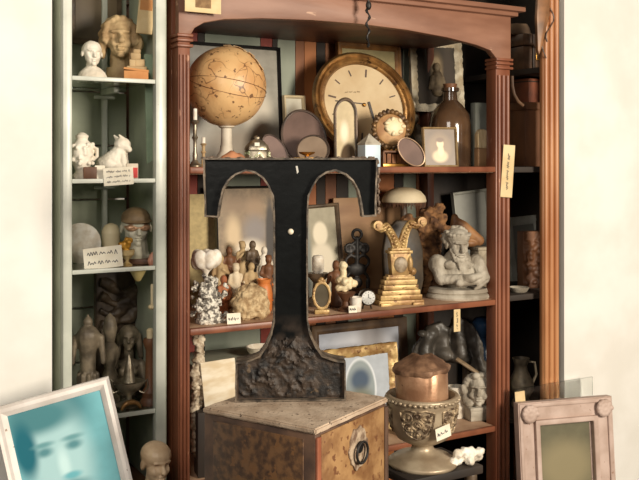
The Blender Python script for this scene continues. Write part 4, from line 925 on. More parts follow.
# shell garland
mb = MB(); rr = random.Random(3); q0 = at(198, .075, 0)
for i in range(70):
    z = S2-.028 - i*(S2-.03-S3-.03)/70; mb.ell((rr.uniform(-.011, .013), rr.uniform(-.012, .008), z), (rr.uniform(.009, .016), .012, rr.uniform(.007, .013)), (rr.uniform(-1, 1), rr.uniform(-1, 1), 0), 9, 7)
mb.cap((0, 0, S2-.022), (0, 0, S3+.02), .008, .008)
o = link('shell_garland', sculpt(mb, .003, 0, rough=(.004, 90, 1)), M('garland', (214, 200, 176), (136, 116, 92), 50, .8, 0, .4, 120), None, q0); tag(o, 'lumpy cream garland of shells hanging below the middle shelf by the left post', 'garland')
# framed pictures
fr('framed_picture', 'dark framed pale blue picture at the back of the lower shelf behind the gilt frame', 313, 408, 322, .37, S3, .032, M('dark_walnut_frame', (104, 82, 60), (70, 54, 42), 14, .45), PIC('pale_sea', (186, 192, 204), [(.02, .08, .12, .05, (204, 206, 212), .6), (.05, .10, .05, .2, (160, 158, 160), .6), (-.06, -.04, .1, .1, (170, 176, 190), .6)], .2, .15), lean=3)
q = fr('gilt_picture', 'ornate gilt frame with a pale oval mounted blue grey picture leaning right of the letter', 324, 400, 347, .16, S3, .034, gilt, PIC('blue_oval', (194, 202, 210), [(0, 0, .062, .10, (228, 234, 238), .06), (0, 0, .056, .094, (150, 160, 162), .08), (.0, .03, .036, .035, (84, 98, 116), .4), (0, -.05, .05, .05, (116, 118, 100), .5)], .2, .15), lean=5, carve=.003)
card('price_card', 'small white price card leaning on the foot of the gilt frame', at(404, .06, S3), YAW-R(6), .030, .10, paper, 1, 44, group='price cards on the lower shelf')
# saddle
ts = .24; m = mpx(448, ts); B = at(448, ts, S3); X = lambda px: (px-448)*m; Z = lambda py: zy(py, 448, ts)-S3
q = thing('leather_saddle', 'crumpled dark grey leather saddle with strap filling the back of the lower shelf', 'saddle', B, R(8))
mb = MB()
mb.prism([(X(405), Z(372)), (X(412), Z(345)), (X(425), Z(325)), (X(440), Z(320)), (X(450), Z(330)), (X(452), Z(352)), (X(440), Z(362)), (X(425), Z(366)), (X(415), Z(380))], -.03, .0)
mb.prism([(X(446), Z(330)), (X(456), Z(314)), (X(470), Z(322)), (X(478), Z(340)), (X(484), Z(362)), (X(486), Z(380)), (X(474), Z(372)), (X(462), Z(362)), (X(450), Z(356))], -.045, -.01)
mb.cap((X(428), -.02, Z(332)), (X(420), -.045, Z(362)), .030, .022); mb.cap((X(456), -.02, Z(320)), (X(458), -.06, Z(352)), .022, .02); mb.cap((X(440), -.02, Z(352)), (X(462), -.055, Z(356)), .028, .022)
mb.cap((X(470), -.03, Z(340)), (X(480), -.05, Z(368)), .020, .016); mb.ell((X(484), -.045, Z(366)), (.018, .014, .026)); mb.ell((X(418), -.05, Z(330)), (.016, .014, .012))
me = sculpt(mb, .0045, 3, [((X(432), -.04, Z(345)), (.02, .05, .03), (0, .022, 0)), ((X(449), -.05, Z(338)), (.009, .05, .05), (0, .025, 0)), ((X(468), -.05, Z(350)), (.012, .05, .02), (0, .014, 0))], rough=(.006, 20, 2, 3)); link('seat', me, leather_gr, q)
mb = MB()
for x_ in (430, 468): mb.box((X(x_), .012, Z(352)/2), (.022, .03, Z(352))); mb.box((X(x_), .01, .008), (.03, .14, .016))
mb.box((X(449), .012, Z(352)), (X(474)-X(424), .03, .03)); mb.box((X(449), .012, .06), (X(468)-X(430), .02, .02)); mb.build('stand', wood_dk, q, bevel=.002)
st = [(X(450), -.085, Z(354)), (X(462), -.12, Z(362)), (X(473), -.145, Z(369)), (X(483), -.155, Z(379)), (X(487.5), -.155, Z(392)), (X(489), -.15, Z(408)), (X(489), -.14, Z(428))]
MB().tube(st, [.010, .010, .009, .009, .008, .006, .005], 10, flat=.7).build('strap', M('strap_leather', (150, 128, 100), (104, 86, 66), 20, .5), q)
q2 = card('price_tag', 'long cream paper tag hanging from the edge of the middle shelf above the saddle', at(457, -.012, S2-.016-.072), YAW, .026, .072, paper_o, 0, 3, lean=0, cat='tag', group='price tags')
scribble(.056, .016, 1, 77, .0007).build('handwriting', ink, q2, (0, 0, .036), (0, R(90), 0))
q = thing('blue_flask', 'dark blue rounded glass flask in the right rear corner of the lower shelf', 'flask', at(483, .39, S3), 0)
m = mpx(483, .39); H = zy(316, 483, .39)-S3
MB().lathe([(.001, 0), (.045, 0), (.05, .01), (.05, H*.55), (.03, H*.66), (.022, H*.72), (.03, H*.78), (.046, H*.86), (.046, H*.92), (.03, H*.98), (.001, H)], 36).build('body', glass_bl, q)
# cherub on plinth
tc_ = .10; m = mpx(478, tc_); q = thing('cherub_bust', 'small grey stone cherub head on a square plinth, right end of lower shelf', 'bust', at(478, tc_, S3), R(18))
Z = lambda py: zy(py, 478, tc_)-S3; X = lambda px: (px-478)*m
zp = Z(405); MB().box((0, 0, zp/2), (25*m, .062, zp)).box((0, 0, zp-.006), (27*m, .068, .012)).build('plinth', stone_g, q, bevel=.003, rough=(.001, 60))
mb = MB(); d = []; hd = 31*m
P, E = headprims(mb, d, (0, -.008, Z(389)), hd, yaw=-30, pitch=-4, ears=False, slim=1.12)
for a in range(13):
    t = math.pi*a/12; mb.ell(P(.40*math.cos(t), -.05, .12+.34*math.sin(t)), (.13*hd, .15*hd, .12*hd))
mb.ell(P(-.1, -.22, .46), (.14*hd, .12*hd, .11*hd)); mb.ell(P(.12, -.15, .50), (.13*hd, .12*hd, .10*hd)); mb.ell(P(0, .1, .2), (.42*hd, .4*hd, .36*hd))
for s_ in (-1, 1): mb.ell((s_*11*m, .004, Z(398)), (6.5*m, .020, 7.5*m), (0, s_*.3, 0)); mb.ell((s_*14*m, .004, Z(391)), (3.4*m, .012, 8*m), (0, s_*.4, 0)); mb.ell((s_*9*m, -.006, Z(401)), (7*m, .018, 4*m), (0, s_*.4, 0)); mb.ell(P(s_*.19, -.27, -.14), (.13*hd, .11*hd, .12*hd))
mb.ell((0, .0, Z(401)), (11*m, .026, 5*m))
link('head', sculpt(mb, .002, 1, d, rough=(.0012, 80, 4)), stone_g, q)
q = thing('enamel_mug', 'plain white enamel mug between the silvery urn and the cherub bust', 'mug', at(456, .16, S3), 0)
H = zy(386, 456, .16)-S3
MB().lathe([(.001, 0), (.032, 0), (.034, .006), (.030, H), (.027, H), (.029, .008), (.001, .008)], 30).build('body', shell_w, q)
# bottom shelf content seen under the lower shelf
tag(MB().box((0, 0, .08), (.18, .12, .16)).build('dark_box', board_dark, None, at(478, .15, .262), (0, 0, YAW), bevel=.003), 'dark box on the bottom board of the big cabinet under the cherub', 'box')
# tag on the right post
q = card('paper_label', 'long cream handwritten paper label taped upright on the right post', at(506, -.016, zy(197, 507, 0)), R(14), .042, 52*mpx(507, 0), paper_o, 0, 1, lean=0, roll=4, cat='label')
scribble(.125, .020, 1, 57, .0009).build('handwriting', ink, q, (0, 0, .084), (0, R(90), 0))
# ---------------------------------------------------------------- the white cabinet's shelves
def torso_mb(): return MB()
# top shelf
t_ = .10; q0 = at(92, t_, G1); m = mpx(92, t_); mb = MB(); d = []
hd = .070
P, E = headprims(mb, d, (0, 0, .072), hd, yaw=30, pitch=4, slim=1.08)
mb.lathe([(.001, 0), (.040, 0), (.041, .008), (.034, .022), (.018, .036), (.001, .04)], 24, sy=.75)
link_o = link('plaster_bust', sculpt(mb, .0022, 1, d, rough=(.001, 90)), plaster_w, None, q0); tag(link_o, 'small white plaster bust on the top glass shelf, left of the classical head', 'bust')
t_ = .17; m = mpx(121, t_); q = thing('classical_head', 'large tan plaster classical head with wavy hair on the top glass shelf', 'bust', at(120, t_, G1), R(6))
Z = lambda py: zy(py, 121, t_)-G1; zb = Z(70)
MB().lathe([(.001, 0), (.042, 0), (.044, .006), (.038, .012), (.038, Z(68)), (.001, Z(68))], 30, sy=.8).build('base', plaster_tan, q)
mb = MB(); d = []; hd = (62-18)*m*.98
P, E = headprims(mb, d, (0, -.01, Z(40)), hd, yaw=12, pitch=-3, ears=False, slim=.92)
mb.ell(P(0, .10, .16), (.42*hd, .44*hd, .42*hd)); rr = random.Random(5)
for a in range(30):
    t = -.35 + (math.pi+.7)*a/29; r_ = 1 + .06*math.sin(a*2.1)
    mb.ell(P(.34*r_*math.cos(t), -.12+rr.uniform(-.03, .03), .04+.40*r_*math.sin(t)), (.085*hd, .12*hd, .085*hd))
    mb.ell(P(.37*r_*math.cos(t), .06+rr.uniform(-.03, .03), .02+.46*r_*math.sin(t)), (.10*hd, .14*hd, .095*hd))
mb.ell(P(.42, .10, -.05), (.15*hd, .18*hd, .22*hd)); mb.ell(P(-.38, .10, -.2), (.10*hd, .18*hd, .26*hd)); mb.cap(P(.34, .12, -.1), P(.3, .1, -.6), .12*hd, .1*hd)
mb.cap(P(0, .06, -.3), (0, .006, Z(68)), .21*hd, .25*hd)
link('head', sculpt(mb, .0026, 1, d, rough=(.002, 70)), plaster_tan, q)
q = thing('plaster_house', 'little tan plaster stepped model beside the classical head', 'ornament', at(137, .075, G1), R(12))
MB().box((0, 0, .02), (.055, .05, .04)).box((0, 0, .05), (.042, .04, .02)).box((-.004, 0, .068), (.028, .03, .018)).box((0, 0, .082), (.02, .02, .012)).box((-.012, -.022, .048), (.016, .01, .02)).build('body', plaster_tan, q, bevel=.003, rough=(.0015, 70))
q = thing('card_box', 'small orange card box at the front right of the top glass shelf', 'box', at(136, .035, G1), R(14)); MB().box((0, 0, .012), (.064, .032, .024)).build('body', orange_box, q, bevel=.001); MB().box((.0, 0, .027), (.066, .034, .006), (0, R(6), 0)).build('lid', orange_box, q, bevel=.001)
tag(MB().box((0, 0, .10), (.155, .008, .21)).box((0, -.005, .10), (.125, .003, .18), mi=1).build('dark_picture', [wood_dk, PIC('dark_scene', (104, 90, 72), [(.02, .12, .06, .05, (132, 114, 90), .6)], .5)], None, W((sat(74, .325)+sat(124, .325))/2-.01, .327, zy(44, 100, .33)), (R(0), 0, YAW), bevel=.001), 'dark framed picture hung on the boards above the top glass shelf', 'picture')
q = tag(MB().box((0, 0, .05), (.044, .012, .10)).build('paper_bag', paper_o, None, at(144, .09, zy(34, 144, .09)), (0, R(5), R(10)), bevel=.002), 'faded paper packet hanging from the top of the white cabinet', 'packet')
MB().tube([(0, 0, .10), (.002, 0, .2), (0, 0, 2.3-zy(34, 144, .09))], .0012, 6).build('string', ink, q); MB().box((0, -.0065, .08), (.034, .002, .03)).build('orange_print', orange_box, q)
q = tag(MB().prism([(-.012, 0), (.020, .02), (.016, .30), (-.020, .30)], -.004, .004).build('cloth_strip', green_cloth, None, at(151, .06, zy(164, 151, .06)), (0, R(0), YAW), bevel=.002), 'pale green cloth strip hanging at the right side inside the white cabinet', 'cloth')
# second shelf
q = thing('plaster_vase', 'ornate white plaster vase at the left end of the second glass shelf', 'vase', at(82, .07, G2), 0)
mb = MB().lathe([(.001, 0), (.026, 0), (.026, .01), (.016, .02), (.024, .04), (.031, .066), (.026, .092), (.014, .104), (.018, .114), (.008, .122), (.001, .124)], 28)
rr = random.Random(1)
for i in range(28): a = rr.uniform(0, 6.28); z = rr.uniform(.04, .1); mb.ell((.029*math.cos(a), .029*math.sin(a), z), .006, None, 8, 6)
mb.tube([(.026, 0, .085), (.040, 0, .08), (.040, 0, .06), (.028, 0, .05)], .005, 8)
link('body', sculpt(mb, .0022, 1), plaster_w, q)
q = thing('plaster_dog', 'white plaster dog figure sitting on a tan base on the second glass shelf', 'figurine', at(117, .13, G2), R(0)); m = mpx(117, .13)
MB().box((-.006, 0, .010), (.105, .05, .020)).build('base', plaster_tan, q, bevel=.005, rough=(.001, 60))
mb = MB(); z0 = .02
mb.cap((-.036, 0, z0+.020), (-.005, 0, z0+.036), .022, .026); mb.cap((-.005, 0, z0+.034), (.014, 0, z0+.062), .026, .020); mb.ell((-.022, 0, z0+.014), (.034, .026, .016)); mb.ell((.004, 0, z0+.014), (.026, .024, .016))
mb.ell((.016, -.004, z0+.074), (.023, .020, .020)); mb.cap((.022, -.008, z0+.072), (.036, -.012, z0+.060), .014, .009); mb.ell((.040, -.013, z0+.060), (.005, .005, .005))
mb.cap((.0, .010, z0+.086), (-.010, .012, z0+.098), .007, .0035); mb.cap((.018, -.010, z0+.090), (.010, -.014, z0+.098), .006, .004)
mb.cap((.018, -.010, z0+.045), (.026, -.014, z0+.004), .010, .007); mb.cap((.018, .010, z0+.045), (.026, .010, z0+.004), .010, .007); mb.ell((.030, -.015, z0+.004), (.010, .007, .005)); mb.ell((.030, .010, z0+.004), (.010, .007, .005))
mb.ell((-.018, -.016, z0+.02), (.022, .012, .018)); mb.cap((-.045, 0, z0+.012), (-.058, -.008, z0+.006), .009, .005)
link('dog', sculpt(mb, .0022, 2, [((.028, -.024, z0+.078), (.004, .004, .004), (0, .004, 0)), ((.030, -.026, z0+.064), (.012, .005, .0025), (0, .003, 0))], rough=(.001, 90)), plaster_w, q)
tag(MB().box((0, 0, .016), (.034, .024, .032)).build('wooden_box', wood_br, None, at(90, .03, G2), (0, 0, R(16)), bevel=.002), 'small brown wooden box at the front of the second glass shelf', 'box')
card('price_card', 'blank white price card standing between the brown box and the hanging note', at(100, .018, G2), R(14), .026, .036, paper, 0, 1, group='cards on the glass shelves')
q = thing('matchbox', 'red and white matchbox standing before the plaster dog', 'box', at(132, .025, G2), R(18)); MB().box((0, 0, .0205), (.031, .014, .041)).build('body', M('matchbox_white', (230, 214, 190)), q, bevel=.0008); MB().box((0, -.0072, .0165), (.028, .001, .027)).build('red_label', red_card, q)
q = card('handwritten_note', 'handwritten white note hanging over the edge of the second glass shelf', at(119, -.004, zy(185, 119, 0)), R(16), .076, .048, paper, 3, 15, lean=-14, roll=-4, group=None, cat='note', thick=.0005)
# third shelf
tm = .09; m = mpx(136, tm); q = thing('masked_bust', 'grey bust wearing a bronze eye mask and brown cap on the third glass shelf', 'bust', at(136, tm, G3), R(0)); Z = lambda py: zy(py, 136, tm)-G3
MB().box((.004, 0, Z(258)/2), (.088, .06, Z(258))).build('base', wood_br, q, bevel=.003)
mb = MB(); d = []; hd = 40*m
P, E = headprims(mb, d, (0, 0, Z(228)), hd*.86, yaw=24, pitch=6, slim=1.22)
mb.cap(P(0, .02, -.3), (-.002, .006, Z(254)), .030, .036); mb.ell((0, .006, Z(256)), (.040, .026, .012))
link('head', sculpt(mb, .0024, 1, d, rough=(.001, 90)), M('greenish_plaster', (196, 192, 172), (160, 154, 132), 14, .6), q)
mb = MB(); mb.ell(P(0, .05, .28), (.41*hd*.9, .46*hd*.86, .28*hd), rot=E.to_euler()); mb.ell(P(0, -.05, .22), (.44*hd*.9, .44*hd*.86, .05*hd), rot=E.to_euler()); link('cap', sculpt(mb, .0026, 2), M('brown_cap', (140, 116, 84), (98, 80, 56), 14, .55), q)
mb = MB()
for s_ in (-1, 1): mb.ell(P(s_*.19, -.30, .06), (.17*hd*.9, .10*hd, .09*hd), rot=E.to_euler())
mb.ell(P(0, -.36, .05), (.08*hd, .06*hd, .05*hd)); mb.cap(P(.3, -.2, .06), P(.36, .1, .08), .05*hd, .04*hd); mb.cap(P(-.3, -.2, .06), P(-.36, .1, .08), .05*hd, .04*hd)
link('eye_mask', sculpt(mb, .0022, 1, [(tuple(P(s_*.17, -.40, .05)), (.004,)*3, (0, .004, 0)) for s_ in (-1, 1)]), bronze_c, q)
q = thing('stoneware_jar', 'cream domed stoneware jar behind the handwritten card', 'jar', at(111, .20, G3), 0); H = zy(223, 111, .20)-G3
MB().lathe([(.001, 0), (.024, 0), (.026, .006), (.026, H*.72), (.001, H*.72)], 30).build('body', cream, q); MB().lathe([(.001, H*.72), (.027, H*.72), (.026, H*.8), (.018, H*.94), (.004, H), (.001, H)], 30).build('lid', cream, q)
q = thing('china_plate', 'round white china plate standing upright at the left of the third glass shelf', 'plate', at(80, .17, G3), R(8)); r = .056
MB().lathe([(.001, 0), (r*.55, .0), (r*.7, -.006), (r, -.010), (r, -.007), (r*.7, -.001), (r*.5, .004), (.001, .004)], 40, rot=(R(90), 0, 0)).build('dish', shell_w, q, (0, 0, r), (R(-8), 0, 0))
card('handwritten_card', 'large white handwritten card at the front of the third glass shelf', at(104, .022, G3), R(8), .100, .056, paper, 2, 52, lean=10, roll=-6, cat='card', thick=.0009)
q = thing('gilt_goblet', 'small cream goblet with a gilt figure before the masked bust', 'goblet', at(127, .04, G3), 0)
MB().lathe([(.001, 0), (.014, 0), (.014, .004), (.005, .012), (.006, .018), (.019, .030), (.021, .044), (.018, .044), (.001, .03)], 26).build('cup', M('cream_gold', (214, 190, 140), (168, 136, 84), 40, .35, .2), q)
mb = MB(); rr = random.Random(4)
for i in range(9): mb.ell((rr.uniform(-.02, .010), rr.uniform(-.008, .008), .052+rr.uniform(-.004, .022)), (.008, .006, .008), None, 8, 6)
mb.cap((0, 0, .036), (-.006, 0, .06), .009, .009); link('gilt_figure', sculpt(mb, .002, 1), M('bright_gilt', (214, 160, 62), (170, 118, 36), 30, .4, .4), q)
q = tag(MB().lathe([(.001, 0), (.012, 0), (.015, .012), (.010, .026), (.004, .034), (.001, .035)], 16, wob=lambda a, z: 1+.12*math.sin(5*a)).build('pink_shell', M('pink_shell', (214, 156, 130), (186, 124, 100), 20, .5), None, at(153, .035, G3)), 'little pink shell beside the white post on the third glass shelf', 'shell')
q = tag(MB().lathe([(.001, 0), (.008, .004), (.020, .026), (.024, .034), (.012, .038), (.001, .038)], 20).build('hanging_tassel', M('yellow_glass', (214, 198, 140), (180, 160, 100), 20, .4), None, at(138, .05, G3-.0075-.038)), 'small yellow cone hanging under the third glass shelf', 'tassel')
# fourth shelf: carved wood
mb = MB(); m = mpx(124, .285); Wd = .185
nx, nz = 50, 46; Hh = zy(272, 124, .285)-G4
q = thing('relief_carving', 'dark wooden relief carving with flowing folds behind the figures on the fourth glass shelf', 'panel', at(126, .285, G4), YAW)
out = [(-Wd/2, 0), (Wd/2, 0), (Wd/2, Hh), (-Wd/2, Hh)]
MB().prism(out, -.006, .012).build('board', wood_dk, q)
mb = MB(); rr = random.Random(6)
for k in range(5):
    pts = [(-Wd/2+.012+(Wd-.024)*i/14, -.010, Hh*(.93-.085*k) - .035*math.sin(i/14*2.6+.5*k) + .006*math.sin(i*.9+k)) for i in range(15)]
    mb.tube(pts, [.013+.005*math.sin(i*.8+k*2) for i in range(15)], 10)
mb.ell((.012, -.018, Hh*.80), (.016, .014, .018)); mb.cap((.012, -.02, Hh*.8), (.02, -.02, Hh*.72), .009, .007)
link('carved_fold', sculpt(mb, .003, 1, rough=(.002, 60)), wood_dk, q)
q = tag(MB().box((0, 0, .03), (.012, .014, .06)).ell((0, 0, -.002), (.014, .012, .008)).build('bone_hook', cream, None, at(153, .03, zy(306, 153, .03)), (0, 0, 0), bevel=.003), 'cream bone pendant hanging by the white post above the candlestick', 'pendant')
MB().tube([(0, 0, .058), (0, 0, G3-.0075-zy(306, 153, .03))], .001, 6).build('string', ink, q)
wf = wood_dk
q = thing('wooden_torso', 'carved wooden torso with a small finial head, left end of fourth glass shelf', 'figurine', at(88, .06, G4), R(10)); m = mpx(88, .06); Z = lambda py: zy(py, 88, .06)-G4
mb = MB(); mb.cap((0, 0, Z(352)), (0, 0, Z(336)), .022, .030); mb.ell((0, 0, Z(337)), (.036, .022, .020)); mb.cap((0, 0, Z(372)), (0, 0, Z(355)), .020, .021)
mb.cap((.034, 0, Z(338)), (.040, -.004, Z(362)), .009, .007); mb.cap((-.034, 0, Z(338)), (-.040, -.004, Z(362)), .009, .007); mb.cap((0, 0, Z(332)), (0, 0, Z(326)), .009, .010); mb.ell((0, 0, Z(322)), (.013, .013, .014)); mb.cap((0, 0, Z(318)), (0, 0, Z(315)), .005, .003)
mb.lathe([(.001, 0), (.034, 0), (.034, .012), (.024, .02), (.020, Z(372)), (.001, Z(372))], 20)
for i in range(9): a = 2*math.pi*i/9; mb.cap((.026*math.cos(a), .026*math.sin(a), .02), (.024*math.cos(a), .024*math.sin(a), Z(374)), .005, .006, 8)
link('body', sculpt(mb, .0028, 1), pewter, q)
q = thing('wooden_figurine', 'turned wooden figurine with round head between the torso and the long haired woman', 'figurine', at(110, .15, G4), 0); Z = lambda py: zy(py, 110, .15)-G4
MB().lathe([(.001, 0), (.026, 0), (.026, .01), (.015, .02), (.014, Z(385)), (.021, Z(375)), (.014, Z(368)), (.022, Z(358)), (.024, Z(348)), (.012, Z(342)), (.016, Z(336)), (.02, Z(328)), (.014, Z(318)), (.004, Z(314)), (.001, Z(313))], 26).build('body', pewter, q)
q = thing('seated_lady', 'carved wooden figure of a long haired woman behind the silvery burner', 'figurine', at(129, .21, G4), R(6)); m = mpx(129, .21); Z = lambda py: zy(py, 129, .21)-G4; mb = MB(); d = []
hd = 23*m; P, E = headprims(mb, d, (0, -.004, Z(338)), hd, yaw=4, ears=False)
mb.ell(P(0, .12, .12), (.46*hd, .40*hd, .46*hd)); mb.cap(P(-.4, .1, .1), P(-.5, .1, -.8), .14*hd, .12*hd); mb.cap(P(.4, .1, .1), P(.5, .1, -.8), .14*hd, .12*hd)
mb.ell((0, 0, Z(364)), (.038, .022, .016)); mb.cap((0, 0, Z(366)), (0, 0, Z(390)), .026, .030); mb.ell((-.014, -.02, Z(370)), (.014, .012, .014)); mb.ell((.014, -.02, Z(370)), (.014, .012, .014))
for s_ in (-1, 1): mb.cap((s_*.036, 0, Z(364)), (s_*.044, -.01, Z(382)), .012, .010); mb.cap((s_*.044, -.01, Z(382)), (s_*.018, -.03, Z(388)), .010, .008)
mb.lathe([(.001, 0), (.046, 0), (.044, .02), (.034, Z(392)), (.001, Z(390))], 24, sy=.8)
link('body', sculpt(mb, .0026, 1, d), pewter, q)
q = thing('silver_burner', 'silvery footed dish with a tall cone lid in front of the seated wooden lady', 'burner', at(129, .075, G4), 0); Z = lambda py: zy(py, 129, .075)-G4
MB().lathe([(.001, 0), (.036, 0), (.038, .004), (.020, .010), (.008, .016), (.008, Z(396)), (.014, Z(393)), (.030, Z(389)), (.039, Z(384)), (.041, Z(381)), (.036, Z(382)), (.001, Z(384))], 36).build('dish', silver, q)
MB().lathe([(.001, Z(383)), (.018, Z(382)), (.014, Z(372)), (.007, Z(360)), (.003, Z(355)), (.001, Z(354))], 24).build('lid', silver, q)
for s_ in (-1, 1): MB().tube([(s_*.037, 0, Z(384)), (s_*.050, 0, Z(379)), (s_*.052, 0, Z(387)), (s_*.042, 0, Z(393)), (s_*.028, 0, Z(391))], .003, 8).build('handle', silver, q)
q = thing('column_candlestick', 'turned brown wooden column candlestick next to the white post', 'candlestick', at(150, .06, G4), 0); Z = lambda py: zy(py, 150, .06)-G4
MB().lathe([(.001, 0), (.026, 0), (.026, .012), (.020, .02), (.022, .034), (.016, .044), (.013, .05), (.012, Z(350)), (.016, Z(346)), (.020, Z(341)), (.017, Z(338)), (.001, Z(338))], 26).build('column', wood_br, q); MB().lathe([(.001, Z(338)), (.009, Z(338)), (.010, Z(330)), (.004, Z(328)), (.001, Z(328))], 16).build('candle', cream, q)
q = tag(MB().tube([(-.026+.052*i/12, 0, .003+.018*math.sin(math.pi*i/12)**.6) for i in range(13)], [.004, .005, .006, .007, .007, .007, .007, .007, .007, .006, .006, .005, .004], 10).build('curved_handle', M('brown_brass', (150, 110, 62), (96, 70, 42), 20, .4, .5), None, at(131, .025, G4+.001), (0, 0, YAW)), 'curved brass handle lying at the front of the fourth glass shelf', 'handle')
# doll head bust on the cupboard
q0 = at(156, -.10, .70); m = mpx(156, -.10); zt = zy(442, 156, -.10)-.70; mb = MB(); d = []; hd = .104
P, E = headprims(mb, d, (0, 0, zt-hd*.5), hd, yaw=38, pitch=8)
mb.ell(P(0, .04, .2), (.37*hd, .43*hd, .30*hd), rot=E.to_euler()); mb.lathe([(.001, 0), (.044, 0), (.05, .012), (.046, .034), (.028, .054), (.018, .07), (.001, .075)], 28, sy=.7); mb.cap((0, 0, .06), (0, .002, zt-hd*.8), .018, .017)
o = link('doll_bust', sculpt(mb, .0024, 2, d, rough=(.0006, 90)), M('doll_bisque', (232, 206, 172), (206, 174, 138), 14, .45), None, q0); tag(o, 'pale bisque doll head bust at the foot of the white post', 'bust')
# ---------------------------------------------------------------- the narrow bay on the right
def bp(px, t): return at(px, t)
zs = 1.944
q = thing('old_suitcase', 'dark brown leather suitcase with a brass buckle on the top board of the side bay', 'suitcase', at(523, .22, zs), R(26)); m = mpx(523, .22); w = 34*m; h = zy(37, 523, .22)-zs
MB().box((0, 0, h*.33), (w, .16, h*.66)).build('body', leather_br, q, bevel=.006); MB().box((0, 0, h*.84), (w*1.01, .164, h*.33)).build('lid', leather_br, q, bevel=.008)
MB().box((-.018, -.084, h*.5), (.012, .006, h*.98)).build('strap', M('dark_strap', (56, 40, 30), None, 10, .5), q, bevel=.001)
MB().ring(rect(.026, .026, 0), rect(.015, .015, 0), -.004, .004).build('buckle', brass, q, (.002, -.085, h*.38), bevel=.001)
MB().tube([(-.03, -.09, h*.72), (-.026, -.10, h*.64), (.0, -.103, h*.62), (.02, -.10, h*.64), (.024, -.09, h*.72)], .004, 8).build('handle', leather_br, q)
q = thing('felt_hat', 'crushed brown felt hat lying on the suitcase', 'hat', at(518, .22, zs+h+.001), 0)
MB().lathe([(.001, 0), (.068, 0), (.070, .003), (.05, .006), (.044, .03), (.036, .044), (.015, .046), (.001, .040)], 30, sy=.8).build('crown', M('brown_felt', (110, 88, 66), (84, 66, 50), 20, .9), q, rough=(.003, 20))
z1 = S1; q = thing('lidded_box', 'brown wooden lidded box with an iron ring on the shelf of the side bay', 'box', at(524, .20, z1), R(28)); m = mpx(524, .2); w = 38*m; h = zy(104, 524, .2)-z1
MB().box((0, 0, h*.44), (w, .18, h*.88)).build('body', wood_br, q, bevel=.003); MB().box((0, 0, h*.94), (w*1.04, .19, h*.12)).build('lid', wood_br, q, bevel=.003); MB().tube([(w*.28+.022*math.cos(a), -.096, h*.34+.022*math.sin(a)) for a in [2*math.pi*i/24 for i in range(25)]], .0035, 8).build('ring', iron, q)
q = tag(MB().box((0, 0, .045), (.11, .12, .09)).build('red_brown_box', wood_red, None, at(527, .21, z1+h+.001), (0, 0, R(34)), bevel=.004), 'reddish brown box stacked on the lidded box in the side bay', 'box')
MB().box((0, 0, .078), (.112, .122, .004)).build('lid_seam', board_dark, q)
pts = [at(512, .07, zy(76, 512, .07)), at(512.3, .07, zy(86, 512, .07)), at(514, .07, zy(94, 512, .07)), at(518, .07, zy(101, 512, .07)), at(523, .07, zy(105, 512, .07))]
tag(MB().tube(pts, .006, 8).build('hanging_strap', leather_br, None), 'curved leather strap hanging beside the right post below the suitcase', 'strap')
q = tag(MB().prism([(-.020, .02), (-.004, -.09), (.004, -.11), (.014, -.07), (.030, .03), (.026, .12), (-.024, .12)], -.008, .008).build('leather_sheath', M('tan_leather', (150, 104, 66), (104, 72, 46), 14, .45), None, at(540, -.022, zy(24, 540, -.02)), (0, R(6), R(20)), bevel=.004), 'brown leather sheath hanging at the top of the pine post', 'sheath')
MB().tube([(0, 0, .11), (0, .02, .20), (0, .034, .26)], .0015, 6).build('cord', ink, q); MB().box((0, .020, .26), (.008, .05, .008)).build('hook', iron, q)
for i, (px, b_) in enumerate(((550, 34), (545, 50))):
    pts = [at(px+4*math.sin(j*.7+i), -.012, zy(8+j*(b_)/8, px, -.012)) for j in range(9)]
    tag(MB().tube(pts, .0022, 6).build('leather_thong', leather_br, None), ('shorter' if b_ == 34 else 'longer') + ' thin dark thong dangling beside the leather sheath', 'thong', 'thongs by the sheath')
# white frame and carved block on the middle board of the bay
q = fr('white_frame', 'tall white picture frame tilted inside the side bay behind the carved block', 511, 545, 216, .34, S2, .034, M('dull_white', (206, 206, 196), (180, 180, 168), 14, .7), PIC('grey_sheet', (150, 150, 142), [], .5, .2), lean=4, roll=-3)
mb = MB(); rr = random.Random(5); m = mpx(529, .17); h = zy(231, 529, .17)-S2
mb.box((0, 0, h/2), (.085, .04, h))
for i in range(34): mb.ell((rr.uniform(-.036, .036), -.022, rr.uniform(.02, h-.015)), (rr.uniform(.006, .013), .009, rr.uniform(.008, .018)), (0, rr.uniform(-1.5, 1.5), 0), 9, 7)
o = link('carved_block', sculpt(mb, .003, 1), wood_br, None, at(530, .17, S2), (0, 0, R(20))); tag(o, 'dark carved wooden block with leaf scrolls in the side bay', 'carving')
q = thing('plaster_shell', 'grey plaster dish lying at the front of the side bay under the carved block', 'dish', at(519, .095, S2), 0)
MB().lathe([(.001, 0), (.022, 0), (.028, .004), (.036, .018), (.034, .019), (.02, .006), (.001, .005)], 26).build('bowl', stone_g, q)
q = thing('pewter_jug', 'dim pewter jug on the lower board of the side bay', 'jug', at(521, .15, S3), R(10)); H = zy(358, 521, .15)-S3
MB().lathe([(.001, 0), (.034, 0), (.036, .01), (.026, .03), (.045, H*.35), (.045, H*.5), (.024, H*.75), (.022, H*.85), (.032, H), (.029, H), (.018, H*.85), (.001, H*.7)], 30).build('body', pewter, q); MB().tube([(.026, 0, H*.92), (.052, 0, H*.9), (.058, 0, H*.65), (.043, 0, H*.45)], .005, 8).build('handle', pewter, q)
# glass sheet and the pinkish frame at the front
gx = at(535, -.075, 0)
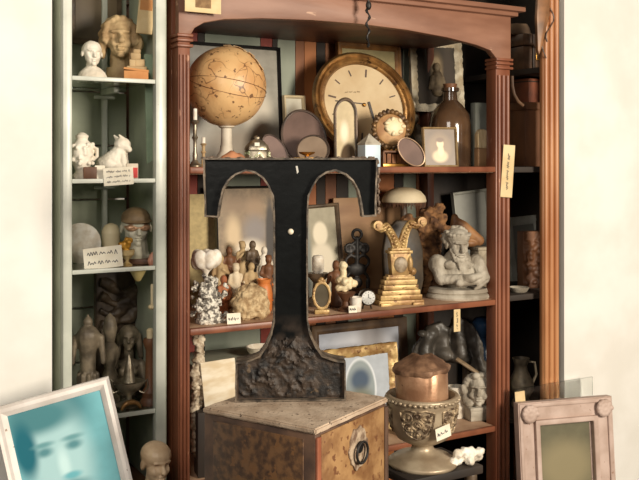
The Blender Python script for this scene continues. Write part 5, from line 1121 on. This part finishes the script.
# --- pink frame standing on the floor
pz = zy(410, 540, -.20)
F_ = frame('ornate_frame', 'pinkish white ornate picture frame with corner scrolls at the lower right', 'picture', at(575, -.20, 0), R(16), 108*mpx(570, -.2), pz, .080, pink_frame, PIC('olive_picture', (112, 108, 84), [(.0, .2, .1, .08, (140, 130, 100), .5)], .4), lean=5, roll=0, th=.03)
w = 108*mpx(570, -.2); E = Euler((R(-5), 0, 0)).to_matrix()
for s_ in (-1, 1):
    mb = MB(); cx = s_*(w/2-.036); cz = pz-.036
    for k in range(20): a = k*.62; r = .026*(1-k/24); mb.ell((cx+r*math.cos(a), -.026, cz+r*math.sin(a)), (.009, .008, .009), None, 8, 6)
    mb.ell((cx, -.024, cz), (.03, .008, .03), None, 14, 8)
    o = link('corner_scroll', sculpt(mb, .0026, 1), pink_frame, F_); o.rotation_euler = (R(-5), 0, 0)
MB().ring(rect(w-.116, pz-.116, 0), rect(w-.15, pz-.15, 0), -.014, .006).build('inner_moulding', pink_frame, F_, E @ Vector((0, -.008, pz/2)), (R(-5), 0, 0), bevel=.004)
MB().ring(rect(w-.006, pz-.006, 0), rect(w-.034, pz-.034, 0), -.010, .006).build('outer_moulding', pink_frame, F_, E @ Vector((0, -.008, pz/2)), (R(-5), 0, 0), bevel=.004)
tagp = E @ Vector((-w/2+.034, .015, pz-.012))
q = card('price_tag', 'cream paper tag tucked upright on the corner of the pinkish frame', Vector(F_.location) + Matrix.Rotation(R(16), 3, 'Z') @ Vector((-w/2+.034, .10, pz-.03)), R(16), .036, .055, paper_o, 0, 2, lean=2, roll=-4, cat='tag', group='price tags')
GS = MB().box((0, 0, 0), (sat(590, -.05)-sat(512, -.05), .004, 0.62)).build('glass_sheet', glass_cl, None, W((sat(590, -.05)+sat(512, -.05))/2, -.06, zy(386, 535, -.06)-.31), (R(0), 0, YAW)); tag(GS, 'upright clear glass sheet standing behind the pinkish frame across the pine post', 'glass')
tag(MB().box((0, 0, (zy(386, 535, -.06)-.62)/2-.001), (sat(590, -.05)-sat(512, -.05), .06, zy(386, 535, -.06)-.622)).build('glass_plinth', wood_dk, None, W((sat(590, -.05)+sat(512, -.05))/2, -.06, 0), (0, 0, YAW)), 'low dark plinth under the clear glass sheet', 'plinth')
# ---------------------------------------------------------------- light and camera
def area(name, loc, target, sx, sy, power, col):
    l = bpy.data.lights.new(name, 'AREA'); l.shape = 'RECTANGLE'; l.size = sx; l.size_y = sy; l.energy = power; l.color = col
    o = bpy.data.objects.new(name, l); COL.objects.link(o); o.location = loc
    o.rotation_euler = (Vector(target) - Vector(loc)).to_track_quat('-Z', 'Y').to_euler(); return o
area('shop_window_light', (2.45, -.15, 2.1), (.05, 2.6, 1.35), .8, 1.0, 195, (1, .89, .74))
area('added_fill_light', (-.5, -.2, 2.5), (-.2, 2.5, 1.3), 1.0, 1.0, 30, (1, .92, .82))  # unseen fill added at front left to brighten the white cabinet
w = bpy.data.worlds.new('World'); SC.world = w; w.use_nodes = True
w.node_tree.nodes['Background'].inputs[0].default_value = (.95, .9, .82, 1); w.node_tree.nodes['Background'].inputs[1].default_value = .08
cam = bpy.data.cameras.new('Camera'); co = bpy.data.objects.new('Camera', cam); COL.objects.link(co)
co.location = (0, 0, EYE); co.rotation_euler = (R(90), 0, 0)
cam.sensor_width = 36; cam.lens = F / 639 * 36; cam.shift_y = -(240 - HZ) / 639; cam.shift_x = -.5/639; cam.clip_start = .02
SC.camera = co
SC.view_settings.view_transform = 'Standard'; SC.view_settings.look = 'None'; SC.view_settings.gamma = 1; SC.view_settings.use_curve_mapping = False
SC.view_settings.exposure = -.08
